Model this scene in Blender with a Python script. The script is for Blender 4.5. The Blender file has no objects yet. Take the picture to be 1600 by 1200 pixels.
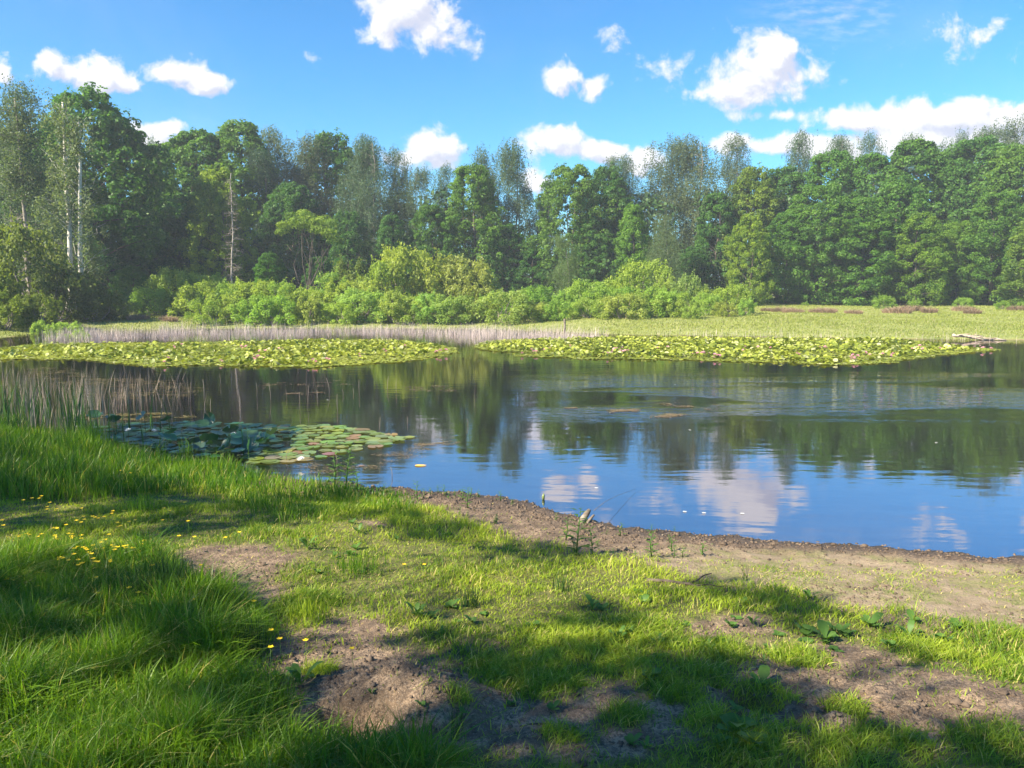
import bpy, math, numpy as np
from math import radians as R_, sin, cos, pi

S = bpy.context.scene
COL = S.collection
rng = np.random.default_rng(7)

# ------------------------------------------------------------------ camera
F = 1202.0 / 1600.0            # focal length over image width
CAM_H = 2.2                    # lens height above the pond
PITCH = math.atan(145.0 / 1202.0)
cam_d = bpy.data.cameras.new("camera")
cam = bpy.data.objects.new("camera", cam_d)
COL.objects.link(cam)
cam.location = (0, 0, CAM_H)
cam.rotation_euler = (pi / 2 - PITCH, 0, 0)
cam_d.sensor_width = 36.0
cam_d.lens = 36.0 * F
cam_d.clip_start = 0.05
cam_d.clip_end = 3000
S.camera = cam

# ------------------------------------------------------------------ light
SUN_EL = R_(40)
SUN_AZ = math.atan2(-0.84, -0.52)        # clockwise from +Y: from the left, a little behind
TO_SUN = np.array([sin(SUN_AZ) * cos(SUN_EL), cos(SUN_AZ) * cos(SUN_EL), sin(SUN_EL)])
sun_d = bpy.data.lights.new("sun", 'SUN')
sun_d.energy = 5.0
sun_d.angle = R_(0.55)
sun_d.color = (1.0, 0.90, 0.70)
sun = bpy.data.objects.new("sun", sun_d)
COL.objects.link(sun)
from mathutils import Vector
sun.rotation_euler = Vector(TO_SUN).to_track_quat('Z', 'Y').to_euler()
sun.location = (-30, -12, 30)
S.view_settings.view_transform = 'Standard'
S.view_settings.look = 'None'
S.view_settings.gamma = 1.0
S.view_settings.exposure = 1.68
S.view_settings.use_curve_mapping = False
S.cycles.max_bounces = 6
S.cycles.diffuse_bounces = 3
S.cycles.glossy_bounces = 3
S.cycles.transmission_bounces = 4
S.cycles.transparent_max_bounces = 6
S.cycles.caustics_reflective = False
S.cycles.caustics_refractive = False
S.cycles.sample_clamp_indirect = 4.0
S.cycles.use_denoising = True


def pix_dir(px, py):
    u = (px - 800.0) / 1202.0
    v = (600.0 - py) / 1202.0
    return np.array([u, cos(PITCH) + v * sin(PITCH), -sin(PITCH) + v * cos(PITCH)])


# ------------------------------------------------------------------ node helpers
class NT:
    def __init__(s, tree):
        s.t = tree
        s.n = tree.nodes
        s.l = tree.links

    def new(s, typ, **kw):
        nd = s.n.new(typ)
        for k, v in kw.items():
            setattr(nd, k, v)
        return nd

    def put(s, sock, v):
        if isinstance(v, bpy.types.NodeSocket):
            s.l.new(v, sock)
        elif v is not None:
            sock.default_value = v

    def math(s, op, a, b=None, c=None, clamp=False):
        nd = s.new('ShaderNodeMath', operation=op)
        nd.use_clamp = clamp
        s.put(nd.inputs[0], a)
        s.put(nd.inputs[1], b)
        if c is not None:
            s.put(nd.inputs[2], c)
        return nd.outputs[0]

    def vmath(s, op, a, b=None):
        nd = s.new('ShaderNodeVectorMath', operation=op)
        s.put(nd.inputs[0], a)
        if b is not None:
            s.put(nd.inputs[1], b)
        return nd.outputs['Value'] if op in ('LENGTH', 'DOT_PRODUCT', 'DISTANCE') else nd.outputs[0]

    def mix(s, f, a, b, mode='MIX'):
        nd = s.new('ShaderNodeMix', data_type='RGBA')
        nd.blend_type = mode
        s.put(nd.inputs[0], f)
        for k, v in ((6, a), (7, b)):
            if isinstance(v, (tuple, list)) and len(v) == 3:
                v = tuple(v) + (1,)
            s.put(nd.inputs[k], v)
        return nd.outputs[2]

    def noise(s, vec, scale, detail=3, rough=0.55, dist=0.0):
        nd = s.new('ShaderNodeTexNoise')
        s.put(nd.inputs['Vector'], vec)
        nd.inputs['Scale'].default_value = scale
        nd.inputs['Detail'].default_value = detail
        nd.inputs['Roughness'].default_value = rough
        nd.inputs['Distortion'].default_value = dist
        return nd.outputs['Fac']

    def ramp(s, v, a, b, c=0.0, d=1.0, smooth=True):
        nd = s.new('ShaderNodeMapRange')
        nd.interpolation_type = 'SMOOTHSTEP' if smooth else 'LINEAR'
        s.put(nd.inputs[0], v)
        for k, x in zip((1, 2, 3, 4), (a, b, c, d)):
            nd.inputs[k].default_value = x
        return nd.outputs[0]

    def attr(s, name):
        nd = s.new('ShaderNodeAttribute')
        nd.attribute_name = name
        return nd.outputs['Fac']


# ------------------------------------------------------------------ sky
world = bpy.data.worlds.new("World")
S.world = world
world.use_nodes = True
W = NT(world.node_tree)
W.n.clear()
sky = W.new('ShaderNodeTexSky', sky_type='NISHITA')
sky.sun_disc = False
sky.sun_elevation = SUN_EL
sky.sun_rotation = SUN_AZ
sky.altitude = 0
sky.air_density = 1.0
sky.dust_density = 0.3
sky.ozone_density = 2.2
# cumulus groups: photo direction, half sizes, opacity
CLOUDS = [(635, 18, 62, 42, 1), (668, 52, 34, 28, 1), (600, 35, 34, 34, .9), (712, 62, 34, 26, .38),
          (118, 116, 60, 24, .95), (80, 100, 28, 18, .9), (155, 122, 32, 18, .9), (205, 134, 26, 12, .6),
          (268, 114, 46, 20, .95), (315, 130, 32, 15, .85), (0, 112, 18, 18, .8),
          (235, 204, 48, 18, 1), (225, 225, 46, 24, 1), (265, 200, 26, 14, 1),
          (668, 236, 44, 24, 1), (695, 230, 26, 17, 1), (645, 248, 38, 18, .9), 
          (855, 218, 38, 22, 1), (868, 232, 26, 14, .9), (836, 285, 24, 20, 1),
          (880, 118, 28, 25, .85), (930, 138, 20, 17, .7), (955, 64, 22, 17, .32),
          (955, 236, 46, 15, .95), (1005, 246, 36, 17, 1), (985, 262, 24, 14, .9),
          (1170, 118, 68, 42, 1), (1208, 92, 42, 28, 1), (1135, 140, 44, 24, .95), (1190, 150, 60, 22, .8),
          (1250, 120, 36, 28, .45), (1085, 95, 50, 20, .22), (1535, 55, 66, 30, .22),
          (1225, 180, 62, 13, .8), (1340, 190, 90, 22, .95), (1460, 186, 110, 24, .95), (1570, 180, 90, 28, 1),
          (1200, 228, 60, 16, 1), (1150, 222, 46, 13, .95), (1300, 225, 90, 24, 1), (1450, 220, 140, 28, 1),
          (1475, 146, 22, 6, .3), (488, 92, 12, 10, .25)]
grp = bpy.data.node_groups.new("cloud_field", 'ShaderNodeTree')
grp.interface.new_socket("P", in_out='INPUT', socket_type='NodeSocketVector')
grp.interface.new_socket("D", in_out='OUTPUT', socket_type='NodeSocketFloat')
G_ = NT(grp)
gi = G_.new('NodeGroupInput')
go = G_.new('NodeGroupOutput')
P = gi.outputs[0]
acc = None
for (px, py, a, b, w) in CLOUDS:
    d = pix_dir(px, py)
    u0, v0 = d[0] / d[1], d[2] / d[1]
    q = G_.vmath('SUBTRACT', P, (u0, v0, 0))
    q = G_.vmath('MULTIPLY', q, (1202.0 / (a * 1.48), 1202.0 / (b * 1.48), 0))
    ln = G_.vmath('LENGTH', q)
    m = G_.math('MULTIPLY_ADD', ln, -w, w)
    acc = m if acc is None else G_.math('SMOOTH_MAX', acc, m, 0.12)
nz = G_.noise(P, 17.0, 12, 0.62, 0.25)
nz2 = G_.noise(P, 5.0, 3, 0.6, 0.2)
dd = G_.math('MULTIPLY_ADD', nz, 2.7, -1.48)
dd2 = G_.math('MULTIPLY_ADD', nz2, 0.5, -0.25)
G_.put(go.inputs[0], G_.math('ADD', G_.math('ADD', acc, dd), dd2))
tc = W.new('ShaderNodeTexCoord')
sep = W.new('ShaderNodeSeparateXYZ')
W.put(sep.inputs[0], tc.outputs['Generated'])
yy = W.math('MAXIMUM', sep.outputs[1], 0.02)
uu = W.math('DIVIDE', sep.outputs[0], yy)
vv = W.math('DIVIDE', sep.outputs[2], yy)
cmb = W.new('ShaderNodeCombineXYZ')
W.put(cmb.inputs[0], uu)
W.put(cmb.inputs[1], vv)
g1 = W.new('ShaderNodeGroup', node_tree=grp)
W.put(g1.inputs[0], cmb.outputs[0])
g2 = W.new('ShaderNodeGroup', node_tree=grp)
W.put(g2.inputs[0], W.vmath('ADD', cmb.outputs[0], (-0.011, 0.014, 0)))
den = g1.outputs[0]
alpha = W.ramp(den, -0.04, 0.42)
front = W.ramp(sep.outputs[1], 0.05, 0.25)
alpha = W.math('MULTIPLY', alpha, front)
# thin mackerel cloud, upper right
d = pix_dir(1300, 25)
q = W.vmath('SUBTRACT', cmb.outputs[0], (d[0] / d[1], d[2] / d[1], 0))
q = W.vmath('MULTIPLY', q, (1202.0 / 170, 1202.0 / 60, 0))
thin = W.ramp(W.vmath('LENGTH', q), 1.0, 0.1)
rp = W.new('ShaderNodeTexNoise')
mp = W.new('ShaderNodeMapping')
mp.inputs['Rotation'].default_value = (0, 0, 0.35)
mp.inputs['Scale'].default_value = (38, 120, 1)
W.put(mp.inputs[0], cmb.outputs[0])
thin = W.math('MULTIPLY', thin, W.ramp(W.noise(mp.outputs[0], 1.0, 4, 0.6), 0.35, 0.75))
thin = W.math('MULTIPLY', thin, 0.35)
haze_n = W.math('MULTIPLY', W.ramp(W.noise(cmb.outputs[0], 2.2, 4, 0.6, 0.5), 0.45, 0.85), 0.14)
alpha = W.math('MAXIMUM', alpha, W.math('MAXIMUM', thin, W.math('MULTIPLY', haze_n, front)))
lit = W.ramp(W.math('SUBTRACT', den, g2.outputs[0]), -0.40, 0.22)
ccol = W.mix(lit, (3.7, 3.9, 4.8), (5.6, 5.6, 5.8))
SK = NT(world.node_tree)
hs = W.new('ShaderNodeHueSaturation')
hs.inputs['Saturation'].default_value = 1.22
hs.inputs['Value'].default_value = 1.0
W.put(hs.inputs['Color'], sky.outputs[0])
skyc = W.mix(1.0, hs.outputs[0], (0.50, 1.02, 1.22), 'MULTIPLY')
bg = W.new('ShaderNodeBackground')
W.put(bg.inputs['Color'], W.mix(alpha, skyc, ccol))
bg.inputs['Strength'].default_value = 0.059
wo = W.new('ShaderNodeOutputWorld')
W.put(wo.inputs[0], bg.outputs[0])
world.cycles.sampling_method = 'MANUAL'
world.cycles.sample_map_resolution = 512


# ------------------------------------------------------------------ value noise
def _hash(ix, iy, seed):
    n = (ix.astype(np.int64) * 374761393 + iy.astype(np.int64) * 668265263 + seed * 1274126177) & 0x7fffffff
    n = ((n ^ (n >> 13)) * 1274126177) & 0x7fffffff
    n = (n ^ (n >> 16)) & 0xffff
    return n / 65535.0


def vnoise(x, y, seed=0):
    x = np.asarray(x, float)
    y = np.asarray(y, float)
    ix = np.floor(x)
    iy = np.floor(y)
    fx = x - ix
    fy = y - iy
    fx = fx * fx * (3 - 2 * fx)
    fy = fy * fy * (3 - 2 * fy)
    a = _hash(ix, iy, seed)
    b = _hash(ix + 1, iy, seed)
    c = _hash(ix, iy + 1, seed)
    d = _hash(ix + 1, iy + 1, seed)
    return (a * (1 - fx) + b * fx) * (1 - fy) + (c * (1 - fx) + d * fx) * fy


def fbm(x, y, scale, octv=3, seed=0, gain=0.5):
    v = 0
    amp = 1
    tot = 0
    for k in range(octv):
        v = v + amp * vnoise(x * scale * 2 ** k + 17.3 * k, y * scale * 2 ** k - 9.1 * k, seed + k * 31)
        tot += amp
        amp *= gain
    return v / tot - 0.5


def sstep(x, a, b):
    t = np.clip((x - a) / (b - a), 0, 1)
    return t * t * (3 - 2 * t)


# ------------------------------------------------------------------ the lie of the land
def flat(px, py, z=0.0):
    d = pix_dir(px, py)
    t = (z - CAM_H) / d[2]
    return d[0] * t, d[1] * t


near_shore = [flat(*p) for p in [(1600, 872), (1500, 868), (1400, 858), (1300, 851), (1220, 848), (1150, 842), (1080, 836), (1020, 831),
                                 (960, 824), (905, 812), (850, 797), (780, 781), (700, 770), (640, 766), (560, 757), (470, 750),
                                 (400, 742), (330, 733), (230, 712), (120, 690), (0, 665)]]
far_shore = [flat(*p) for p in [(0, 528), (60, 521), (140, 517), (300, 514), (450, 512), (620, 512), (760, 514), (880, 519), (1000, 523),
                                (1200, 526), (1400, 529), (1500, 530), (1600, 531)]]
POND = [(70, 30), (60, 12), (30, 5), (12, 5.3)] + near_shore + [(-16, 14.5), (-26, 17), (-34, 24), (-33, 32)] + far_shore + [(50, 34)]
POND = np.array(POND)


def poly_sd(x, y, poly):
    """signed distance, positive outside"""
    x = np.asarray(x, float)
    y = np.asarray(y, float)
    best = np.full(x.shape, 1e9)
    inside = np.zeros(x.shape, bool)
    n = len(poly)
    for i in range(n):
        ax, ay = poly[i]
        bx, by = poly[(i + 1) % n]
        ex, ey = bx - ax, by - ay
        t = np.clip(((x - ax) * ex + (y - ay) * ey) / (ex * ex + ey * ey + 1e-12), 0, 1)
        best = np.minimum(best, (x - ax - t * ex) ** 2 + (y - ay - t * ey) ** 2)
        cond = ((ay > y) != (by > y))
        with np.errstate(divide='ignore', invalid='ignore'):
            xi = (bx - ax) * (y - ay) / (by - ay + 1e-15) + ax
        inside ^= cond & (x < xi)
    d = np.sqrt(best)
    return np.where(inside, -d, d)


def shore_s(x, y):
    s = poly_sd(x, y, POND)
    near = y < 18
    return s + np.where(near, 0.26 * fbm(x, y, 1.3, 3, 5) + 0.17 * fbm(x, y, 5, 3, 6), 0.8 * fbm(x, y, 0.3, 3, 8))


def g_xy(px, py, z=0.45):
    return flat(px, py, z)


HOLE = g_xy(535, 1108, 0.42)
MOUND = g_xy(660, 1068, 0.45)
HOLE2 = g_xy(1172, 1068, 0.42)
ROUGH = g_xy(1290, 1085, 0.42)
CLODB = g_xy(600, 1040, 0.45)


def base_h(x, y):
    s = shore_s(x, y)
    zn = 0.62 * (1 - np.exp(-np.maximum(s, 0) / 5.0)) + 0.012
    zf = 0.48 * (1 - np.exp(-np.maximum(s, 0) / 7.0)) + 0.0125 * np.maximum(s, 0) + 0.02
    land = np.where(y < 18, zn, zf)
    land = np.minimum(land, 2.2)
    bed = -0.02 - 0.75 * (1 - np.exp(np.minimum(s, 0) / 7.0))
    return np.where(s > 0, land, bed), s


def height(x, y):
    x = np.asarray(x, float)
    y = np.asarray(y, float)
    z, s = base_h(x, y)
    nearm = sstep(y, 22, 14) * sstep(np.abs(x), 25, 15)
    land = sstep(s, 0.0, 0.5)
    mud = sstep(s, 1.1, 0.25) * sstep(s, -0.15, 0.1)
    z = z + nearm * land * (0.05 * fbm(x, y, 0.9, 3, 11) + 0.028 * fbm(x, y, 5, 3, 12))
    z = z + nearm * mud * 0.05 * fbm(x, y, 9, 3, 13)
    z = z + nearm * sstep(s, 1.2, 2.5) * (0.036 * np.abs(fbm(x, y, 13, 3, 14)) + .014 * fbm(x, y, 24, 2, 18))
    z = z + (1 - nearm) * land * 0.25 * fbm(x, y, 0.25, 3, 15)
    # burrow, its spoil heap and the trodden hollows
    dx, dy = x - HOLE[0], y - HOLE[1]
    r = np.sqrt((dx / 0.23) ** 2 + (dy / 0.17) ** 2) + 0.5 * fbm(x, y, 9, 3, 21)
    z = z - 0.30 * sstep(r, 1.1, 0.55)
    dx, dy = x - MOUND[0], y - MOUND[1]
    r = np.sqrt((dx / 0.30) ** 2 + (dy / 0.26) ** 2)
    z = z + 0.115 * np.exp(-r * r * 1.6) * (1 + 0.5 * fbm(x, y, 12, 2, 22))
    dx, dy = x - CLODB[0], y - CLODB[1]
    r = np.sqrt((dx / 0.36) ** 2 + (dy / 0.16) ** 2)
    z = z + 0.09 * np.exp(-r * r * 1.4) * (0.5 + 1.6 * np.abs(fbm(x, y, 17, 3, 23)))
    dx, dy = x - HOLE2[0], y - HOLE2[1]
    r = np.sqrt((dx / 0.16) ** 2 + (dy / 0.12) ** 2)
    z = z - 0.11 * sstep(r, 1.1, 0.2)
    dx, dy = x - ROUGH[0], y - ROUGH[1]
    r = np.sqrt((dx / 0.8) ** 2 + (dy / 0.4) ** 2)
    z = z + np.exp(-r * r) * 0.16 * (np.abs(fbm(x, y, 7, 4, 24)) - 0.06)
    return z


def hz(x, y):
    return float(height(np.array([x]), np.array([y]))[0])


def G(px, py):
    """where the sight line of a photo position meets the ground"""
    d = pix_dir(px, py)
    z = 0.3
    for _ in range(12):
        t = (z - CAM_H) / d[2]
        z = 0.5 * z + 0.5 * float(base_h(np.array([d[0] * t]), np.array([d[1] * t]))[0][0])
        z = max(z, 0.0)
    t = (z - CAM_H) / d[2]
    return d[0] * t, d[1] * t


def GP(pts):
    return np.array([G(*p) for p in pts])


# ------------------------------------------------------------------ mesh helpers
def mesh_np(name, V, faces_list, attrs=None, smooth=False):
    """faces_list: list of (m,k) index arrays"""
    me = bpy.data.meshes.new(name)
    V = np.ascontiguousarray(V, dtype=np.float32)
    faces_list = [np.asarray(f, dtype=np.int32) for f in faces_list if len(f)]
    me.vertices.add(len(V))
    me.vertices.foreach_set('co', V.ravel())
    nl = sum(f.size for f in faces_list)
    npoly = sum(len(f) for f in faces_list)
    me.loops.add(nl)
    me.loops.foreach_set('vertex_index', np.concatenate([f.ravel() for f in faces_list]))
    me.polygons.add(npoly)
    tot = np.concatenate([np.full(len(f), f.shape[1], dtype=np.int32) for f in faces_list])
    st = np.concatenate([[0], np.cumsum(tot)[:-1]]).astype(np.int32)
    me.polygons.foreach_set('loop_start', st)
    me.polygons.foreach_set('loop_total', tot)
    if smooth:
        me.polygons.foreach_set('use_smooth', np.ones(npoly, bool))
    for k, a in (attrs or {}).items():
        at = me.attributes.new(k, 'FLOAT', 'POINT')
        at.data.foreach_set('value', np.ascontiguousarray(a, dtype=np.float32))
    me.update(calc_edges=True)
    return me


def link(name, me, mat=None, parent=None, loc=(0, 0, 0)):
    o = bpy.data.objects.new(name, me)
    COL.objects.link(o)
    if mat is not None and me is not None and not me.materials:
        me.materials.append(mat)
    o.location = loc
    if parent is not None:
        o.parent = parent
    return o


def tag(o, label=None, cat=None, group=None, kind=None):
    if label:
        o['label'] = label
    if cat:
        o['category'] = cat
    if group:
        o['group'] = group
    if kind:
        o['kind'] = kind
    return o


def thing(name, label, cat, loc, rz=0.0, scale=(1, 1, 1), group=None):
    o = bpy.data.objects.new(name, None)
    o.empty_display_size = 0.2
    COL.objects.link(o)
    o.location = loc
    o.rotation_euler = (0, 0, rz)
    o.scale = scale
    return tag(o, label, cat, group)


class MB:
    def __init__(s):
        s.V = []
        s.F = {3: [], 4: []}
        s.A = []
        s.n = 0

    def add(s, V, quads=None, tris=None, var=0.5):
        V = np.asarray(V, float)
        if quads is not None and len(quads):
            s.F[4].append(np.asarray(quads) + s.n)
        if tris is not None and len(tris):
            s.F[3].append(np.asarray(tris) + s.n)
        s.V.append(V)
        s.A.append(np.broadcast_to(np.asarray(var, float), (len(V),)).copy())
        s.n += len(V)

    def tube(s, pts, rad, sides=6, var=0.5, cap=True):
        pts = np.asarray(pts, float)
        rad = np.broadcast_to(np.asarray(rad, float), (len(pts),))
        tan = np.gradient(pts, axis=0)
        tan /= np.linalg.norm(tan, axis=1)[:, None] + 1e-9
        ref = np.array([1.0, 0.02, 0.03]) if abs(tan[0][0]) < 0.8 else np.array([0.0, 1.0, 0.02])
        a = np.cross(tan, ref)
        a /= np.linalg.norm(a, axis=1)[:, None] + 1e-9
        b = np.cross(tan, a)
        th = np.arange(sides) * 2 * pi / sides
        V = (pts[:, None, :] + rad[:, None, None] * (a[:, None, :] * np.cos(th)[None, :, None] + b[:, None, :] * np.sin(th)[None, :, None])).reshape(-1, 3)
        q = []
        for i in range(len(pts) - 1):
            for k in range(sides):
                q.append((i * sides + k, i * sides + (k + 1) % sides, (i + 1) * sides + (k + 1) % sides, (i + 1) * sides + k))
        t = []
        if cap:
            V = np.vstack([V, pts[-1:], pts[:1]])
            c = len(V) - 2
            m = (len(pts) - 1) * sides
            t = [(m + k, m + (k + 1) % sides, c) for k in range(sides)] + [((k + 1) % sides, k, c + 1) for k in range(sides)]
        s.add(V, q, t, var)

    def mesh(s, name, smooth=False):
        return mesh_np(name, np.vstack(s.V), [np.vstack(s.F[k]) if s.F[k] else np.zeros((0, k), int) for k in (4, 3)],
                       {'var': np.concatenate(s.A)}, smooth)


def unit(v):
    return v / (np.linalg.norm(v, axis=-1, keepdims=True) + 1e-9)


def leaves(mb, C, N, size, var, rg, aspect=0.62):
    """rhombic leaves (sprays of leaves for far trees) at centres C facing N"""
    n = len(C)
    r = unit(rg.normal(size=(n, 3)))
    T = unit(np.cross(N, r))
    B = np.cross(N, T)
    size = np.broadcast_to(size, (n,))[:, None]
    k = rg.uniform(-0.25, 0.25, (n, 1))
    V = np.stack([C - T * size * .5, C - B * size * aspect * .5 + T * size * k * .3 + N * size * .1, C + T * size * .5,
                  C + B * size * aspect * .5 + T * size * k * .3 + N * size * .1], 1).reshape(-1, 3)
    q = np.arange(4 * n).reshape(n, 4)
    mb.add(V, q, None, np.repeat(np.broadcast_to(var, (n,)), 4))


def blades(mb, root, h, w, bend, var, rg, ang=None, wind=(0.25, 0.05)):
    """curved tapering grass blades"""
    n = len(root)
    a = rg.uniform(0, 2 * pi, n) if ang is None else ang
    ld = np.stack([np.cos(a) + wind[0], np.sin(a) + wind[1], np.zeros(n)], 1)
    ld = ld * np.broadcast_to(bend, (n,))[:, None]
    a2 = rg.uniform(0, 2 * pi, n)
    wd = np.stack([np.cos(a2), np.sin(a2), np.zeros(n)], 1) * np.broadcast_to(w, (n,))[:, None] * .5
    h = np.broadcast_to(h, (n,))[:, None]
    L = []
    for t, ww in ((0, .8), (.36, 1), (.7, .7)):
        c = root + ld * h * t * t + np.array([0, 0, 1]) * h * (t - 0.25 * t * t * np.minimum(np.linalg.norm(ld, axis=1)[:, None], 1.3))
        L += [c - wd * ww, c + wd * ww]
    t = 1.0
    L.append(root + ld * h + np.array([0, 0, 1]) * h * (1 - 0.25 * np.minimum(np.linalg.norm(ld, axis=1)[:, None], 1.3)))
    V = np.stack(L, 1).reshape(-1, 3)
    o = (np.arange(n) * 7)[:, None]
    q = np.concatenate([o + np.array([0, 1, 3, 2]), o + np.array([2, 3, 5, 4])])
    tr = o + np.array([4, 5, 6])
    mb.add(V, q, tr, np.repeat(np.broadcast_to(var, (n,)), 7))


# ------------------------------------------------------------------ materials
def mat_new(name):
    m = bpy.data.materials.new(name)
    m.use_nodes = True
    nt = NT(m.node_tree)
    nt.n.clear()
    return m, nt


def out(nt, sh):
    o = nt.new('ShaderNodeOutputMaterial')
    nt.put(o.inputs['Surface'], sh)


def principled(nt, col, rough=0.6, spec=0.3, normal=None, **kw):
    p = nt.new('ShaderNodeBsdfPrincipled')
    if isinstance(col, (tuple, list)):
        col = tuple(col)[:3] + (1,)
    nt.put(p.inputs['Base Color'], col)
    nt.put(p.inputs['Roughness'], rough)
    nt.put(p.inputs['Specular IOR Level'], spec)
    if normal is not None:
        nt.put(p.inputs['Normal'], normal)
    for k, v in kw.items():
        nt.put(p.inputs[k], v)
    return p.outputs[0]


def mat_leaf(name, a, b, c=None, trans=0.4, tcol=(1.25, 1.25, 0.5), rough=0.5, spec=0.25, objcol=False):
    """a->b by the per-leaf value; c for the few odd (dry, bright) ones"""
    m, nt = mat_new(name)
    v = nt.attr('var')
    col = nt.mix(nt.ramp(v, 0.0, 0.9, smooth=False), a, b)
    if c is not None:
        col = nt.mix(nt.ramp(v, 0.9, 0.95), col, c)
    if objcol:
        oi = nt.new('ShaderNodeObjectInfo')
        col = nt.mix(1.0, col, oi.outputs['Color'], 'MULTIPLY')
    tr = nt.new('ShaderNodeBsdfTranslucent')
    nt.put(tr.inputs[0], nt.mix(1.0, col, tcol, 'MULTIPLY'))
    mx = nt.new('ShaderNodeMixShader')
    mx.inputs[0].default_value = trans
    nt.put(mx.inputs[1], principled(nt, col, rough, spec))
    nt.put(mx.inputs[2], tr.outputs[0])
    out(nt, mx.outputs[0])
    return m


def mat_plain(name, a, b, scale=20, rough=0.8, spec=0.2, stretch=(1, 1, 1), bump=0.3, objcol=False):
    m, nt = mat_new(name)
    tcn = nt.new('ShaderNodeTexCoord')
    mpn = nt.new('ShaderNodeMapping')
    mpn.inputs['Scale'].default_value = stretch
    nt.put(mpn.inputs[0], tcn.outputs['Object'])
    f = nt.noise(mpn.outputs[0], scale, 5, 0.6)
    col = nt.mix(nt.ramp(f, 0.35, 0.65), a, b)
    if objcol:
        oi = nt.new('ShaderNodeObjectInfo')
        col = nt.mix(1.0, col, oi.outputs['Color'], 'MULTIPLY')
    bp = nt.new('ShaderNodeBump')
    bp.inputs['Strength'].default_value = bump
    bp.inputs['Distance'].default_value = 0.01
    nt.put(bp.inputs['Height'], f)
    out(nt, principled(nt, col, rough, spec, bp.outputs[0]))
    return m


M = {}
M['oak'] = mat_leaf('oak_leaves', (0.055, 0.130, 0.020), (0.130, 0.235, 0.034), (0.22, 0.30, 0.045), 0.48, objcol=True)
M['birch'] = mat_leaf('birch_leaves', (0.070, 0.118, 0.062), (0.145, 0.190, 0.100), (0.22, 0.23, 0.13), 0.46, objcol=True)
M['willow'] = mat_leaf('willow_leaves', (0.20, 0.27, 0.045), (0.38, 0.45, 0.10), (0.44, 0.48, 0.16), 0.50, objcol=True)
M['wood_mass'] = mat_leaf('wood_leaves', (0.034, 0.080, 0.026), (0.075, 0.145, 0.040), None, 0.3)
M['bark'] = mat_plain('bark', (0.055, 0.045, 0.035), (0.12, 0.10, 0.08), 6, stretch=(4, 4, 1), objcol=True)
M['birch_bark'] = mat_plain('birch_bark', (0.60, 0.57, 0.52), (0.30, 0.27, 0.24), 5, stretch=(2, 2, 6), objcol=True)
M['birch_grey'] = mat_plain('grey_birch_bark', (0.22, 0.20, 0.18), (0.09, 0.08, 0.07), 5, stretch=(2, 2, 6), objcol=True)
M['larch_bark'] = mat_plain('larch_bark', (0.42, 0.38, 0.33), (0.20, 0.17, 0.15), 5, stretch=(2, 2, 6))
M['twig'] = mat_plain('twig_bark', (0.16, 0.13, 0.11), (0.27, 0.23, 0.20), 8)
M['grass'] = mat_leaf('grass_blades', (0.032, 0.115, 0.008), (0.170, 0.290, 0.018), (0.42, 0.38, 0.12), 0.50, (1.3, 1.3, 0.45), 0.42, 0.35)
M['turf'] = mat_leaf('turf_blades', (0.085, 0.170, 0.014), (0.36, 0.44, 0.035), (0.52, 0.44, 0.16), 0.44, (1.3, 1.3, 0.45), 0.5, 0.3)
M['meadow'] = mat_leaf('meadow_blades', (0.17, 0.205, 0.036), (0.25, 0.275, 0.058), (0.33, 0.29, 0.15), 0.3, objcol=False)
M['reed'] = mat_leaf('dry_reeds', (0.36, 0.285, 0.26), (0.62, 0.52, 0.48), None, 0.15, (1, 1, 1), 0.7, 0.1)
M['reed_near'] = mat_leaf('brown_reeds', (0.16, 0.125, 0.10), (0.40, 0.33, 0.275), None, 0.15, (1, 1, 1), 0.7, 0.1)
M['reed_green'] = mat_leaf('green_reeds', (0.030, 0.080, 0.022), (0.07, 0.15, 0.035), None, 0.35)
M['rush'] = mat_leaf('rush_stems', (0.018, 0.050, 0.012), (0.045, 0.10, 0.020), None, 0.15)
M['sedge'] = mat_leaf('dry_sedge', (0.19, 0.12, 0.08), (0.33, 0.24, 0.16), None, 0.2, (1, 1, 1))
M['weed'] = mat_leaf('weed_leaves', (0.055, 0.13, 0.022), (0.12, 0.22, 0.045), None, 0.4)


# ------------------------------------------------------------------ ground zones (world polygons)
Z_TALL = GP([(-260, 860), (60, 868), (230, 862), (300, 905), (400, 955), (420, 1055), (450, 1105), (495, 1150), (600, 1172), (690, 1196), (740, 1260), (-260, 1320)])
Z_BANK = GP([(-300, 640), (0, 664), (120, 692), (230, 714), (330, 735), (420, 746), (560, 764), (640, 772), (600, 806), (430, 812), (300, 775), (120, 785), (-300, 790)])
Z_MID = GP([(-300, 770), (330, 760), (560, 775), (640, 790), (700, 812), (790, 842), (880, 872), (1000, 885), (1100, 905), (1220, 925), (1330, 955), (1420, 970),
            (1600, 985), (1750, 1010), (1750, 1060), (1540, 1058), (1450, 1040), (1330, 1010), (1200, 1005), (1120, 1050), (1010, 1050), (950, 1065), (860, 1075), (770, 1052), (700, 1010),
            (560, 992), (430, 985), (420, 930), (450, 870), (390, 850), (300, 850), (250, 880), (-300, 880)])
Z_BARE = [GP([(325, 868), (390, 862), (425, 885), (420, 930), (390, 940), (345, 905)]),
          GP([(570, 818), (620, 820), (625, 832), (580, 830)]),
          GP([(470, 985), (600, 955), (640, 985), (560, 1005)]),
          GP([(1040, 980), (1180, 965), (1200, 985), (1110, 1000)])]
Z_LOW = GP([(560, 1160), (700, 1172), (1000, 1188), (1120, 1150), (1200, 1150), (1420, 1175), (1700, 1192), (1900, 1330), (600, 1330)])
Z_SAND = GP([(950, 868), (1100, 855), (1300, 862), (1500, 875), (1800, 885), (1900, 1010), (1600, 985), (1420, 965), (1300, 940), (1100, 900)])
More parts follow.
